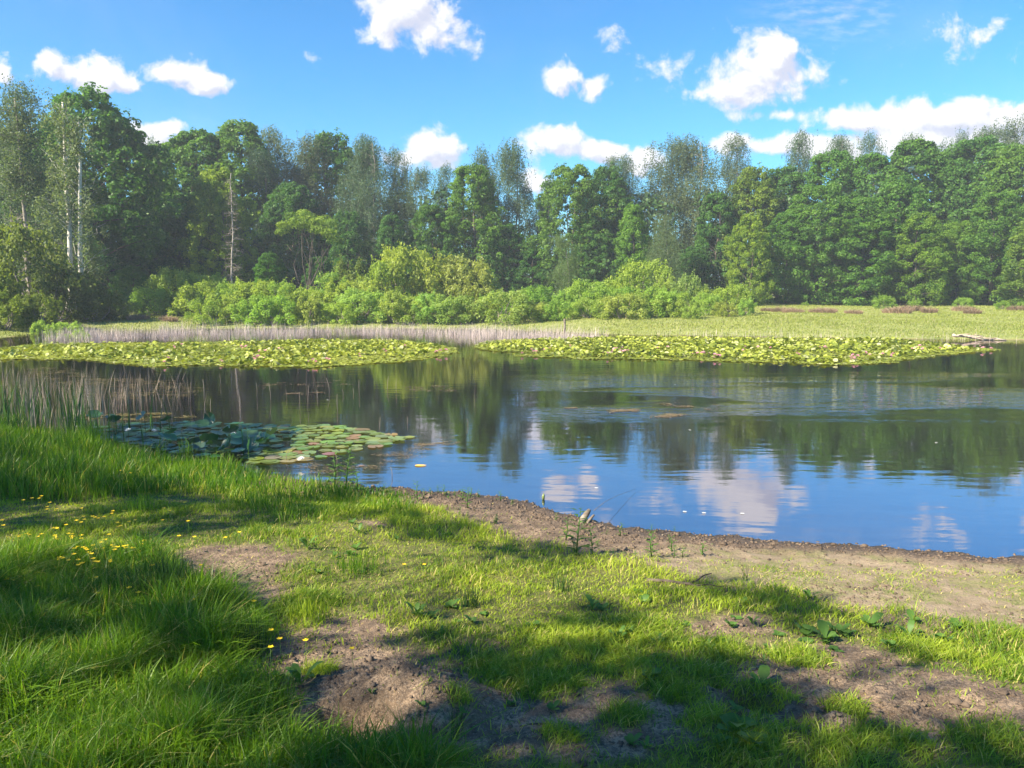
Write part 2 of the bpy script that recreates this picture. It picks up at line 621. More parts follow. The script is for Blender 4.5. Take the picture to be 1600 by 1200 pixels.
TUFTS = [(905, 1010, .30), (960, 1030, .25), (975, 1120, .12), (1060, 1085, .13), (1030, 1065, .14), (1100, 1060, .13), (1190, 1090, .14), (1170, 1170, .22), (1110, 1130, .12),
         (780, 1050, .16), (850, 1060, .2), (1240, 1030, .14), (1440, 1010, .2), (480, 940, .16), (450, 955, .12), (500, 1050, .08), (1330, 1115, .1), (1400, 1160, .13), (1550, 1170, .18), (880, 1150, .1),
         (1560, 1050, .12), (1300, 1180, .2), (720, 1110, .07), (1000, 990, .2), (1130, 1020, .15)]
TUFTS = [G(a, b) + (r,) for a, b, r in TUFTS]


def zone(x, y, poly, soft=0.16, nscale=2.2, namp=0.35, seed=40):
    d = poly_sd(x, y, poly) + namp * fbm(x, y, nscale, 3, seed)
    return sstep(d, soft, -soft)


def masks(x, y):
    s = shore_s(x, y)
    tall = zone(x, y, Z_TALL, 0.10, 3, 0.3)
    bank = zone(x, y, Z_BANK, 0.18, 1.5, 0.5) * sstep(s, -0.25, 0.05)
    mid = zone(x, y, Z_MID, 0.24, 2.8, 0.55)
    for p in Z_BARE:
        mid = mid * (1 - 0.85 * zone(x, y, p, 0.1, 4, 0.25))
    low = zone(x, y, Z_LOW, 0.14, 4, 0.35)
    sand = zone(x, y, Z_SAND, 0.25, 1.5, 0.5)
    tf = np.zeros(np.shape(x))
    for (tx, ty, r) in TUFTS:
        d = np.sqrt((x - tx) ** 2 + (y - ty) ** 2) / r + 1.3 * fbm(x, y, 8, 3, 50)
        tf = np.maximum(tf, sstep(d, 1.5, 0.35))
    # keep the burrow and the trodden heap bare
    hole = np.exp(-(((x - HOLE[0] - .05) / 0.34) ** 2 + ((y - HOLE[1] - .05) / 0.22) ** 2) ** 2)
    keep = 1 - hole
    land = sstep(s, 0.05, 0.3)
    return dict(s=s, tall=tall * keep, bank=bank, mid=mid * land * keep, low=low, sand=sand * land, tuft=tf * keep, land=land)


# ------------------------------------------------------------------ ground sheet
def axis(lo, hi, step, far_lo, far_hi, grow=1.12):
    a = list(np.arange(lo, hi + 1e-6, step))
    st = step
    v = hi
    while v < far_hi:
        st *= grow
        v += st
        a.append(v)
    st = step
    v = lo
    pre = []
    while v > far_lo:
        st *= grow
        v -= st
        pre.append(v)
    return np.array(pre[::-1] + a)


xs = np.concatenate([axis(-4.6, 5.2, 0.026, -9, 9, 1.03)])
xs = np.concatenate([axis(-9, 9, 0.3, -900, 900, 1.10)[:0], xs])
lo_part = [xs[0]]
st = 0.25
while lo_part[-1] > -900:
    st *= 1.09
    lo_part.append(lo_part[-1] - st)
hi_part = [xs[-1]]
st = 0.25
while hi_part[-1] < 900:
    st *= 1.09
    hi_part.append(hi_part[-1] + st)
xs = np.concatenate([np.array(lo_part[1:][::-1]), xs, np.array(hi_part[1:])])
ys = list(np.arange(2.0, 5.2, 0.022)) + list(np.arange(5.2, 11.5, 0.04))
st = 0.05
v = ys[-1]
while v < 1200:
    st = min(st * 1.05, 0.8) if v < 70 else st * 1.08
    v += st
    ys.append(v)
st = 0.05
v = 2.0
pre = []
while v > -60:
    st *= 1.12
    v -= st
    pre.append(v)
ys = np.array(pre[::-1] + ys)
XX, YY = np.meshgrid(xs, ys)
ZZ = height(XX, YY)
nx, ny = len(xs), len(ys)
idx = np.arange(nx * ny).reshape(ny, nx)
Q = np.stack([idx[:-1, :-1], idx[:-1, 1:], idx[1:, 1:], idx[1:, :-1]], -1).reshape(-1, 4)
mk = masks(XX, YY)
turf = np.clip(np.maximum.reduce([mk['tall'], mk['bank'], mk['mid'] * .9, mk['low'], mk['tuft']]), 0, 1)
turf = np.where(YY > 18, 1.0, np.where(YY < 2.0, 0.8, turf))
me = mesh_np('ground', np.stack([XX, YY, ZZ], -1).reshape(-1, 3), [Q],
             {'turf': turf.ravel(), 'sand': mk['sand'].ravel(), 'shore': mk['s'].ravel(), 'far': sstep(YY, 18, 24).ravel()}, True)
m, nt = mat_new('ground_soil')
geo = nt.new('ShaderNodeNewGeometry')
pos = geo.outputs['Position']
n_big = nt.noise(pos, 1.1, 4, 0.6)
n_mid = nt.noise(pos, 7, 5, 0.65)
n_fine = nt.noise(pos, 55, 4, 0.7)
n_grit = nt.noise(pos, 170, 3, 0.6)
dry = nt.mix(nt.ramp(n_mid, 0.38, 0.64), (0.145, 0.098, 0.064), (0.35, 0.245, 0.16))
dry = nt.mix(nt.math('MULTIPLY', nt.ramp(n_fine, 0.55, 0.42), 0.75), dry, (0.085, 0.060, 0.045))
dry = nt.mix(nt.math('MULTIPLY', nt.ramp(n_grit, 0.56, 0.68), 0.45), dry, (0.50, 0.42, 0.33))
sandc = nt.mix(nt.ramp(n_mid, 0.35, 0.65), (0.24, 0.178, 0.118), (0.36, 0.275, 0.185))
moss = nt.mix(nt.ramp(n_fine, 0.4, 0.6), (0.14, 0.16, 0.035), (0.24, 0.25, 0.07))
sandc = nt.mix(nt.math('MULTIPLY', nt.ramp(nt.noise(pos, 3.3, 6, 0.72), 0.44, 0.60), 0.72), sandc, moss)
sandc = nt.mix(nt.math('MULTIPLY', nt.ramp(n_grit, 0.52, 0.40), 0.4), sandc, (0.16, 0.12, 0.08))
col = nt.mix(nt.attr('sand'), dry, sandc)
wet = nt.mix(nt.ramp(n_fine, 0.4, 0.62), (0.060, 0.042, 0.030), (0.15, 0.105, 0.075))
sh = nt.attr('shore')
wetf = nt.ramp(nt.math('ADD', sh, nt.math('MULTIPLY', n_big, 0.6)), 1.0, 0.35)
wetf = nt.math('MULTIPLY', wetf, nt.ramp(nt.attr('far'), 1.0, 0.0))
wetf2 = nt.math('MULTIPLY', wetf, nt.math('SUBTRACT', 1.0, nt.math('MULTIPLY', nt.attr('sand'), 0.75)))
col = nt.mix(wetf2, col, wet)
tcol = nt.mix(nt.ramp(n_mid, 0.3, 0.7), (0.060, 0.085, 0.016), (0.17, 0.16, 0.045))
tcol = nt.mix(nt.ramp(n_fine, 0.58, 0.78), tcol, (0.27, 0.21, 0.10))
tf = nt.math('MULTIPLY', nt.attr('turf'), nt.ramp(nt.math('ADD', nt.attr('turf'), nt.math('MULTIPLY', n_mid, 0.8)), 0.55, 0.95))
col = nt.mix(tf, col, tcol)
farc = nt.mix(nt.ramp(n_big, 0.3, 0.7), (0.17, 0.20, 0.055), (0.26, 0.27, 0.085))
farc = nt.mix(nt.ramp(nt.attr('far'), 0.2, 0.8), col, farc)
bedc = nt.mix(nt.ramp(n_big, 0.35, 0.65), (0.15, 0.105, 0.055), (0.27, 0.21, 0.09))
bedc = nt.mix(nt.ramp(sh, -1.5, -7.0), bedc, (0.065, 0.055, 0.022))
farc = nt.mix(nt.ramp(sh, 0.02, -0.08), farc, bedc)
bp = nt.new('ShaderNodeBump')
bp.inputs['Strength'].default_value = 1.0
bp.inputs['Distance'].default_value = 0.022
nt.put(bp.inputs['Height'], nt.math('ADD', nt.math('MULTIPLY', n_fine, 1.0), nt.math('MULTIPLY', n_grit, 0.35)))
damp = nt.ramp(sh, 0.30, 0.06)
farc = nt.mix(nt.math('MULTIPLY', nt.math('MULTIPLY', damp, 0.6), nt.ramp(nt.attr('far'), 1.0, 0.0)), farc, (0.045, 0.033, 0.024))
rgh = nt.math('SUBTRACT', nt.ramp(wetf2, 0.0, 1.0, 0.92, 0.66), nt.math('MULTIPLY', damp, 0.3))
out(nt, principled(nt, farc, rgh, 0.3, bp.outputs[0]))
ground = tag(link('ground', me, m), 'grassy and muddy ground around the pond', None, None, 'structure')

# ------------------------------------------------------------------ water
m, nt = mat_new('pond_water')
geo = nt.new('ShaderNodeNewGeometry')
pos = geo.outputs['Position']


def stretched(sx, sy, rot=0.0):
    mpn = nt.new('ShaderNodeMapping')
    mpn.inputs['Scale'].default_value = (sx, sy, 1)
    mpn.inputs['Rotation'].default_value = (0, 0, rot)
    nt.put(mpn.inputs[0], pos)
    return mpn.outputs[0]


swell = nt.noise(stretched(0.7, 2.1, 0.1), 1.6, 2, 0.5)
chop = nt.noise(stretched(1.0, 2.6, -0.1), 3.0, 3, 0.55, 0.4)
sepw = nt.new('ShaderNodeSeparateXYZ')
nt.put(sepw.inputs[0], pos)
band = nt.math('MULTIPLY', nt.ramp(sepw.outputs[1], 12.0, 14.5), nt.ramp(sepw.outputs[1], 22.5, 18.5))
patch = nt.ramp(nt.noise(stretched(0.10, 0.35), 1.0, 3, 0.6), 0.40, 0.56)
right = nt.ramp(sepw.outputs[0], -1.0, 2.5)
chopm = nt.math('MULTIPLY', nt.math('MULTIPLY', band, patch), right)
h_ = nt.math('ADD', nt.math('MULTIPLY', swell, 0.0045), nt.math('MULTIPLY', chop, nt.math('MULTIPLY_ADD', chopm, 0.040, 0.0009)))
bp = nt.new('ShaderNodeBump')
bp.inputs['Strength'].default_value = 1.0
bp.inputs['Distance'].default_value = 1.0
nt.put(bp.inputs['Height'], nt.math('MULTIPLY', h_, 0.55))
fr = nt.new('ShaderNodeFresnel')
fr.inputs['IOR'].default_value = 1.6
nt.put(fr.inputs['Normal'], bp.outputs[0])
gl = nt.new('ShaderNodeBsdfGlossy')
gl.inputs['Roughness'].default_value = 0.03
gl.inputs['Color'].default_value = (0.94, 0.90, 0.97, 1)
nt.put(gl.inputs['Normal'], bp.outputs[0])
tp = nt.new('ShaderNodeBsdfTransparent')
tp.inputs['Color'].default_value = (0.75, 0.68, 0.45, 1)
mx = nt.new('ShaderNodeMixShader')
nt.put(mx.inputs[0], nt.math('MULTIPLY_ADD', fr.outputs[0], 0.38, 0.44, True))
nt.put(mx.inputs[1], tp.outputs[0])
nt.put(mx.inputs[2], gl.outputs[0])
out(nt, mx.outputs[0])
V = np.array([(-60, 3, 0), (80, 3, 0), (80, 56, 0), (-60, 56, 0)], float)
tag(link('water', mesh_np('water', V, [np.array([[0, 1, 2, 3]])]), m), 'calm pond water reflecting trees and blue sky', None, None, 'structure')


# ------------------------------------------------------------------ grass
def scatter(poly_px=None, box=None, n=1000, seed=1):
    rg = np.random.default_rng(seed)
    return rg.uniform(box[0], box[1], n), rg.uniform(box[2], box[3], n), rg


def in_view(x, y, margin=1.1):
    return np.abs(x) < (0.667 * y + margin)


def grass_field(name, label, box, n, prob, hfun, wfun, bend, mat, seed, varf=None, wind=(0.25, 0.05)):
    x, y, rg = scatter(box=box, n=n, seed=seed)
    k = in_view(x, y, 0.7)
    x, y = x[k], y[k]
    mk = masks(x, y)
    p = prob(mk, x, y)
    k = rg.uniform(size=len(x)) < p
    x, y = x[k], y[k]
    mk = {a: b[k] for a, b in mk.items()}
    z = height(x, y)
    h = hfun(mk, x, y, rg)
    w = wfun(h, rg)
    mb = MB()
    v = rg.uniform(0, 1, len(x)) if varf is None else varf(x, y, rg)
    b = rg.uniform(bend[0], bend[1], len(x))
    blades(mb, np.stack([x, y, z - 0.004], 1), h, w, b, v, rg, wind=wind)
    return tag(link(name, mb.mesh(name), mat), label, 'grass', None, 'stuff')


def patchvar(sc, seed, dry=0.06):
    def f(x, y, rg):
        v = 0.5 + 1.5 * fbm(x, y, sc, 4, seed) + rg.normal(0, 0.2, len(x))
        v = np.clip(v, 0, 0.88)
        return np.where(rg.uniform(size=len(x)) < dry, 0.97, v)
    return f


grass_field('tall_grass', 'long lush green grass in the shaded left foreground', (-4.5, 1.4, 1.9, 5.2), 165000,
            lambda m_, x, y: np.clip(m_['tall'], 0, 1) * 0.95,
            lambda m_, x, y, rg: (0.05 + 0.17 * m_['tall'] * rg.beta(2, 2, len(x)) + 0.42 * np.clip(fbm(x, y, 3.2, 3, 60) + .04, 0, 1)) * (0.65 + 0.35 * m_['tall']),
            lambda h, rg: 0.0036 + 0.0040 * rg.uniform(size=len(h)) ** 2, (0.05, 1.25), M['grass'], 101, patchvar(1.8, 61, 0.06), wind=(0.25, -0.12))
grass_field('bank_grass', 'tall green grass along the left edge of the pond', (-12, 0.5, 6.0, 15.5), 190000,
            lambda m_, x, y: np.clip(m_['bank'], 0, 1) * (0.45 + 0.55 * sstep(fbm(x, y, 1.2, 2, 62), -.25, .1)),
            lambda m_, x, y, rg: (0.12 + 0.26 * rg.beta(2, 2.5, len(x))) * (0.42 + 0.75 * sstep(x, -1.5, -4.5)) * (0.62 + 2.2 * np.clip(fbm(x, y, 1.7, 3, 63) + .06, 0, 1)),
            lambda h, rg: 0.0050 + 0.0035 * rg.uniform(size=len(h)), (0.05, 0.55), M['grass'], 102, patchvar(1.3, 64, 0.06))
grass_field('turf_grass', 'short yellow green turf between the bare patches', (-8.5, 6.5, 2.4, 11.5), 1150000,
            lambda m_, x, y: np.clip(m_['mid'], 0, 1) * (0.35 + 0.65 * sstep(fbm(x, y, 1.6, 3, 65), -0.22, 0.08)) * np.clip(6.0 / y, .3, 1) * 0.62,
            lambda m_, x, y, rg: (0.028 + 0.055 * rg.beta(1.6, 3, len(x))) * (0.45 + 3.4 * np.clip(fbm(x, y, 2.2, 4, 66) + .10, 0, 1)),
            lambda h, rg: 0.0034 + 0.0030 * rg.uniform(size=len(h)), (0.2, 1.1), M['turf'], 103, patchvar(1.1, 67, 0.09))
grass_field('foreground_grass', 'thin shaded grass along the bottom edge and in tufts on the bare soil', (-1.6, 3.8, 1.9, 5.6), 330000,
            lambda m_, x, y: np.clip(np.maximum(m_['low'] * .42, m_['tuft'] * .8) + .05 * sstep(fbm(x, y, 3.0, 3, 92), 0, .2), 0, 1) * (1 - m_['tall']),
            lambda m_, x, y, rg: (0.022 + 0.075 * rg.beta(1.5, 2.6, len(x))) * (0.7 + 0.5 * m_['tuft']),
            lambda h, rg: 0.0026 + 0.0024 * rg.uniform(size=len(h)), (0.3, 1.3), M['turf'], 104, patchvar(2.0, 68, 0.05))
grass_field('sparse_grass', 'sparse tiny grass shoots on the sandy bank', (-3.5, 9.0, 2.6, 9.0), 420000,
            lambda m_, x, y: m_['land'] * np.clip(0.07 + 0.75 * m_['sand'] * sstep(fbm(x, y, 1.8, 4, 70), -0.05, 0.16), 0, 1) * (1 - m_['tall']) * sstep(m_['s'], 0.35, 1.2) * np.where(y < 5.0, 0.25, 1),
            lambda m_, x, y, rg: 0.010 + 0.026 * rg.beta(1.5, 3, len(x)),
            lambda h, rg: 0.0040 + 0.0030 * rg.uniform(size=len(h)), (0.5, 1.6), M['turf'], 105, patchvar(2.0, 71, 0.25))

# far meadow on the other side
rg = np.random.default_rng(300)
n = 330000
x = rg.uniform(-60, 62, n)
y = 33 + 45 * rg.beta(1.1, 1.6, n)
s = shore_s(x, y)
k = in_view(x, y, 3) & (s > -0.3)
x, y, s = x[k], y[k], s[k]
mb = MB()
pv = np.clip(0.45 + 1.2 * fbm(x, y, 0.10, 3, 72) + rg.normal(0, .2, len(x)), 0, .88)
pv = np.where(rg.uniform(size=len(x)) < 0.06, .97, pv)
blades(mb, np.stack([x, y, height(x, y) - .02], 1), rg.uniform(.06, .14, len(x)) * (0.7 + 1.2 * np.clip(fbm(x, y, .3, 3, 73) + .2, 0, 1)), rg.uniform(.02, .045, len(x)), rg.uniform(.1, .6, len(x)), pv, rg)
tag(link('meadow_grass', mb.mesh('meadow_grass'), M['meadow']), 'pale green meadow grass on the far shore', 'grass', None, 'stuff')

# dry reeds: far band, near-left stand
mb = MB()
poly = np.array([flat(*p) for p in [(90, 522), (300, 517), (600, 515), (780, 518), (900, 524), (960, 528), (900, 536), (730, 541), (640, 534), (400, 532), (140, 536), (60, 532)]])
n = 130000
x = rg.uniform(-27, 9, n)
y = rg.uniform(28, 50, n)
d = poly_sd(x, y, poly) + 1.2 * fbm(x, y, .5, 3, 74)
k = (rg.uniform(size=n) < sstep(d, 0.6, -0.8) * 0.75)
x, y = x[k], y[k]
blades(mb, np.stack([x, y, np.minimum(height(x, y), 0) - .02], 1), rg.uniform(.38, .85, len(x)) * (.75 + 1.0 * np.clip(fbm(x, y, .7, 3, 91) + .25, 0, 1)), rg.uniform(.006, .013, len(x)), rg.uniform(0, .35, len(x)), rg.uniform(0, 1, len(x)), rg)
# thin fringe along the right far shore
n = 3600
x = rg.uniform(6, 30, n)
y = rg.uniform(32, 40, n)
s = shore_s(x, y)
k = (np.abs(s + .4) < .7) & (rg.uniform(size=n) < 0.25 + 0.75 * sstep(fbm(x, y, .35, 2, 75), 0, .2))
x, y = x[k], y[k]
blades(mb, np.stack([x, y, np.minimum(height(x, y), 0) - .02], 1), rg.uniform(.15, .55, len(x)), rg.uniform(.006, .012, len(x)), rg.uniform(0, .12, len(x)), rg.uniform(.4, 1, len(x)), rg)
tag(link('far_reeds', mb.mesh('far_reeds'), M['reed']), 'band of pale dry reeds standing along the far shore', 'reeds', None, 'stuff')
mb = MB()
n = 7500
x = rg.uniform(-15, -3.4, n)
y = rg.uniform(10.5, 22, n)
dens = sstep(x, -3.9 - (y - 10) * .30, -6.8 - (y - 10) * .36) * (0.25 + .75 * sstep(fbm(x, y, .8, 3, 76), -.1, .12)) * sstep(y, 23, 15)
k = (shore_s(x, y) < .3) & (rg.uniform(size=n) < dens)
x, y = x[k], y[k]
blades(mb, np.stack([x, y, np.minimum(height(x, y), 0.05) - .02], 1), rg.uniform(.30, 1.05, len(x)), rg.uniform(.005, .009, len(x)), rg.uniform(0, .30, len(x)), rg.uniform(0, 1, len(x)), rg)
tag(link('near_reeds', mb.mesh('near_reeds'), M['reed_near']), 'thin dry reed stalks standing in the water at the left edge', 'reeds', None, 'stuff')
mb = MB()
n = 4200
x = rg.uniform(-12, -2.8, n)
y = rg.uniform(8.5, 14.5, n)
s = shore_s(x, y)
k = (np.abs(s + .35) < .9) & (rg.uniform(size=n) < sstep(x, -4.5, -8.5) * .55 + .02)
x, y = x[k], y[k]
blades(mb, np.stack([x, y, np.minimum(height(x, y), 0.08) - .02], 1), rg.uniform(.30, 1.0, len(x)), rg.uniform(.009, .018, len(x)), rg.uniform(0.02, .25, len(x)), rg.uniform(0, 1, len(x)), rg)
tag(link('green_reeds', mb.mesh('green_reeds'), M['reed_green']), 'broad dark green reed leaves at the left shoreline', 'reeds', None, 'stuff')

# ------------------------------------------------------------------ tree kinds
def lumps(rg, H, zb, R, n, flatness=0.6, top=0.8, inner=0.4):
    """centres and radii of leaf clumps inside an uneven crown envelope"""
    t = rg.uniform(0, 1, n) ** 0.85
    a = rg.uniform(0, 2 * pi, n)
    ph = rg.uniform(0, 2 * pi, 3)
    env = R * np.minimum(1, (t + .05) / .22) ** .4 * np.sqrt(np.clip(1 - np.maximum(0, (t - (1 - top)) / (top + .02)) ** 2.2, .02, 1))
    env = env * (1 + 0.18 * np.sin(2 * a + ph[0] + 3 * t) + 0.14 * np.sin(3 * a + ph[1] - 5 * t) + 0.08 * np.sin(7 * t * 3 + ph[2]))
    f = np.sqrt(rg.uniform(inner, 1, n))
    c = np.stack([np.cos(a) * env * f, np.sin(a) * env * f, zb + t * (H - zb)], 1)
    return c, t


def clump_leaves(mb, rg, c, r, n, size, flat=0.65, up=0.35, vbase=0.45, vspread=0.28):
    for i in range(len(c)):
        m_ = n if np.isscalar(n) else n[i]
        d = unit(rg.normal(size=(m_, 3)) + np.array([0, 0, up]))
        rr = r[i] * rg.uniform(0.45, 1.05, m_)[:, None] ** 0.6
        C = c[i] + d * rr * np.array([1, 1, flat])
        N = unit(d + rg.normal(size=(m_, 3)) * 0.6 + np.array([0, 0, .3]))
        v = np.clip(vbase + vspread * rg.normal() + 0.16 * rg.normal(size=m_), 0, 0.88)
        leaves(mb, C, N, size * rg.uniform(.7, 1.3, m_), v, rg)


def limb(mb, rg, a, b, r0, r1, sag=0.1, n=5, sides=5):
    t = np.linspace(0, 1, n)[:, None]
    p = a + (b - a) * t
    p[1:-1] += rg.normal(size=(n - 2, 3)) * np.linalg.norm(b - a) * 0.04
    p[:, 2] += sag * np.sin(pi * t[:, 0]) * np.linalg.norm((b - a)[:2])
    mb.tube(p, np.linspace(r0, r1, n), sides, cap=False)


def trunk_mesh(name, rg, H, r0, c, nl, lean=(0, 0), frac=0.9, lr=0.35):
    mb = MB()
    t = np.linspace(0, 1, 9)
    wob = np.cumsum(rg.normal(size=(9, 2)) * 0.012 * H, 0)
    wob -= wob[0]
    p = np.stack([wob[:, 0] + lean[0] * t * H, wob[:, 1] + lean[1] * t * H, t * H * frac - 0.15], 1)
    rad = r0 * (1 - 0.88 * t) + 0.012
    rad[0] *= 1.35
    mb.tube(p, rad, 8)
    for i in rg.permutation(len(c))[:nl]:
        e = c[i]
        zt = np.clip(e[2] - 0.35 * np.hypot(e[0], e[1]) - .3, 0.12 * H, H * frac * .97)
        st_ = np.array([np.interp(zt, p[:, 2], p[:, 0]), np.interp(zt, p[:, 2], p[:, 1]), zt])
        rr = np.interp(zt, p[:, 2], rad) * lr
        limb(mb, rg, st_, e, rr, rr * .25, .06)
    return mb.mesh(name, True)


def oak_kind(seed, H=15, zb=0.2, R=3.4, nc=360, nl=95, size=.24, r=(.38, .95), top=.7):
    rg = np.random.default_rng(seed)
    c, t = lumps(rg, H, zb, R, nc, top=top)
    mb = MB()
    rr = rg.uniform(r[0], r[1], nc) * (1.05 - .35 * t)
    clump_leaves(mb, rg, c, rr, nl, size, .8, .45)
    # loose outer sprays break the outline of every lump
    k = rg.integers(0, nc, 420)
    clump_leaves(mb, rg, c[k] + unit(rg.normal(size=(420, 3)) + [0, 0, .3]) * (rr[k] * rg.uniform(.75, 1.35, 420))[:, None], rg.uniform(.12, .34, 420), 11, size * .9, 1.0, .3)
    return trunk_mesh('trunk', rg, H, .24, c, 34), mb.mesh('crown')


def birch_kind(seed, H=17, zb=2.2, R=2.4, nc=110, ns=420, size=.15, r0=.15, lean=(0, 0), droop=1.0):
    rg = np.random.default_rng(seed)
    c, t = lumps(rg, H * .97, zb, R * .85, nc, top=.85, inner=.12)
    ang = rg.uniform(0, 2 * pi)
    side = cos(ang) * c[:, 0] + sin(ang) * c[:, 1]
    c[:, 2] -= np.clip(side, 0, 9) * .9 * (t > .6)
    c[:, 0] += cos(ang) * 1.3 * t ** 3 + .8 * np.sin(6 * t + ang)
    c[:, 1] += sin(ang) * 1.3 * t ** 3
    c[:, 0] += lean[0] * c[:, 2]
    c[:, 1] += lean[1] * c[:, 2]
    mb = MB()
    # hanging sprays from every limb end
    k = rg.integers(0, nc, ns)
    for i in k:
        p0 = c[i] + rg.normal(size=3) * np.array([.6, .6, .35])
        L = rg.uniform(.6, 2.3) * droop * (1 - .5 * (p0[2] / H) ** 2)
        m_ = int(9 + 9 * L)
        tt = rg.uniform(0, 1, m_)
        dr = unit(np.array([p0[0], p0[1], 0]) + rg.normal(size=3) * .3) * np.array([1, 1, 0])
        C = p0 + dr * (.35 * np.sqrt(tt)[:, None]) + np.array([0, 0, -1]) * (L * tt ** 1.4)[:, None] + rg.normal(size=(m_, 3)) * .10
        N = unit(rg.normal(size=(m_, 3)) + dr * .6)
        v = np.clip(.45 + .2 * rg.normal() + .15 * rg.normal(size=m_), 0, .88)
        leaves(mb, C, N, size * rg.uniform(.7, 1.3, m_), v, rg, .55)
    clump_leaves(mb, rg, c, np.full(nc, .62), 64, size, 1.5, .2)
    return trunk_mesh('trunk', rg, H, r0, c, 46, lean, .95, .4), mb.mesh('crown')


def shrub_kind(seed, H=2.4, R=1.8, nc=55, nl=95, size=.12, shoots=75):
    rg = np.random.default_rng(seed)
    c, t = lumps(rg, H * .86, .05, R * .85, nc, top=.62, inner=.3)
    c[:, 2] = np.abs(c[:, 2])
    mb = MB()
    clump_leaves(mb, rg, c, rg.uniform(.24, .42, nc) * R / 1.8, nl, size, .85, .5)
    for i in range(shoots):
        p = c[rg.integers(nc)]
        L = rg.uniform(.25, .6) * H / 2.4
        m_ = 22
        tt = rg.uniform(0, 1, m_)
        dr = unit(np.array([p[0] * .3, p[1] * .3, 1.2]) + rg.normal(size=3) * .25)
        C = p + dr * (L * tt)[:, None] + rg.normal(size=(m_, 3)) * .06
        leaves(mb, C, unit(rg.normal(size=(m_, 3))), size * rg.uniform(.6, 1.1, m_), np.clip(.6 + .15 * rg.normal(size=m_), 0, .88), rg)
    st_ = MB()
    for i in range(10):
        e = c[rg.integers(nc)]
        limb(st_, rg, np.array([rg.normal() * .15, rg.normal() * .15, -.1]), e, .035, .01, 0)
    return st_.mesh('stems', True), mb.mesh('foliage')


OAKS = [oak_kind(500 + i, R=r_, top=t_) for i, (r_, t_) in enumerate([(4.0, .7), (3.7, .8), (4.4, .6), (3.9, .75), (3.2, .7), (4.2, .65)])]
BIRCH = [birch_kind(540 + i, R=r_, ns=n_) for i, (r_, n_) in enumerate([(2.6, 1300), (2.2, 1100), (3.0, 1500), (2.4, 1000), (2.8, 1400)])]
SHRUB = [shrub_kind(580 + i, R=r_) for i, r_ in enumerate([1.8, 1.5, 2.1, 1.7, 1.9])]


def place_tree(kind, px, top_py, D, label, cat, tint=(1, 1, 1), wid=1.0, rz=None, parts=('trunk', 'crown'), nomH=15.0, bark=None, group=None, name='tree', leafmat=None, seed=0, base_py=None):
    d = pix_dir(px, top_py)
    x = d[0] / d[1] * D
    ztop = CAM_H + d[2] / d[1] * D
    z0 = hz(x, D)
    if base_py is not None:
        pass
    H = ztop - z0
    s = H / nomH
    rg = np.random.default_rng(int(px * 7 + top_py * 13 + D) + seed)
    o = thing(name, label, cat, (x, D, z0 - .05), rg.uniform(0, 2 * pi) if rz is None else rz, (s * wid, s * wid, s), group)
    for nm, me_, mt in ((parts[0], kind[0], bark or M['bark']), (parts[1], kind[1], leafmat)):
        if not me_.materials:
            me_.materials.append(mt)
        c_ = bpy.data.objects.new(nm, me_)
        COL.objects.link(c_)
        c_.parent = o
        c_.color = tuple(tint) + (1,) if me_ is kind[1] else (1, 1, 1, 1)
    return o


def oak(px, ty, D, label, k=0, tint=(1, 1, 1), wid=1.0, **kw):
    return place_tree(OAKS[k % 6], px, ty, D, label, 'tree', tint, wid, nomH=15.3, name='broadleaf_tree', leafmat=M['oak'], **kw)


def birch(px, ty, D, label, k=0, tint=(1, 1, 1), wid=1.0, **kw):
    return place_tree(BIRCH[k % 5], px, ty, D, label, 'birch tree', tint, wid, nomH=16.8, name='birch_tree', leafmat=M['birch'], bark=M['birch_grey'], **kw)


def shrub(px, ty, D, label, k=0, tint=(1, 1, 1), wid=1.0, cat='shrub', group=None, **kw):
    return place_tree(SHRUB[k % 5], px, ty, D, label, cat, tint, wid, nomH=2.4, parts=('stems', 'foliage'), name='willow_shrub', leafmat=M['willow'], bark=M['twig'], group=group, **kw)


WHT = (1, 1, 1)
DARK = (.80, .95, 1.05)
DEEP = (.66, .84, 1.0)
YEL = (2.0, 1.45, 1.0)
LIME = (1.5, 1.35, 1.0)
GREY = (1.0, .98, 1.05)
# left end of the wood
birch(12, 124, 55, 'tall grey birch with a leaning feathery top at the left edge of the photo', 2, (.85, .9, .95), 1.0)
oak(132, 143, 64, 'broad dark domed tree rising behind the twin white birch trunks', 2, DARK, 1.05)
oak(180, 190, 68, 'dark tree forming the right shoulder of the big dome on the left', 0, DEEP, .95)
oak(60, 215, 66, 'shaded tree filling the gap between the edge birch and the white twin birch', 3, DARK, 1.1)
oak(-30, 190, 62, 'shaded tree cut by the left edge behind the leaning birch', 1, DARK, 1.1)
birch(232, 214, 95, 'small slim far birch seen in the notch of the tree line on the left', 1, (.9, 1, 1.2), .55)
oak(262, 222, 80, 'fresh green tree just right of the notch in the left tree line', 1, (1.1, 1.1, 1), 1.0)
oak(218, 300, 72, 'lower green tree beneath the notch in the left tree line', 4, (1.0, 1.0, .9), 1.0)
oak(308, 202, 77, 'tall full green tree standing left of the dead larch', 3, (1.05, 1.1, 1.05), 1.0)
oak(372, 193, 79, 'tall green tree with a pointed top behind the dead larch', 4, WHT, 1.25)
oak(340, 262, 69, 'yellow green middle height tree close behind the dead larch', 5, (2.0, 1.5, .8), .8)
birch(428, 203, 84, 'grey green birch top just right of the pointed tree', 0, GREY, 1.0)
birch(405, 232, 76, 'thin dark birch in the shade left of the flat topped tree', 3, (.6, .75, .9), .9)
birch(478, 209, 82, 'brownish birch standing above the flat topped tree', 2, (.9, .85, .85), 1.0)
oak(516, 210, 84, 'dark blue green tree with a round knob on top', 4, DEEP, 1.0)
oak(455, 285, 74, 'shaded tree directly behind the flat topped tree', 0, DEEP, 1.0)
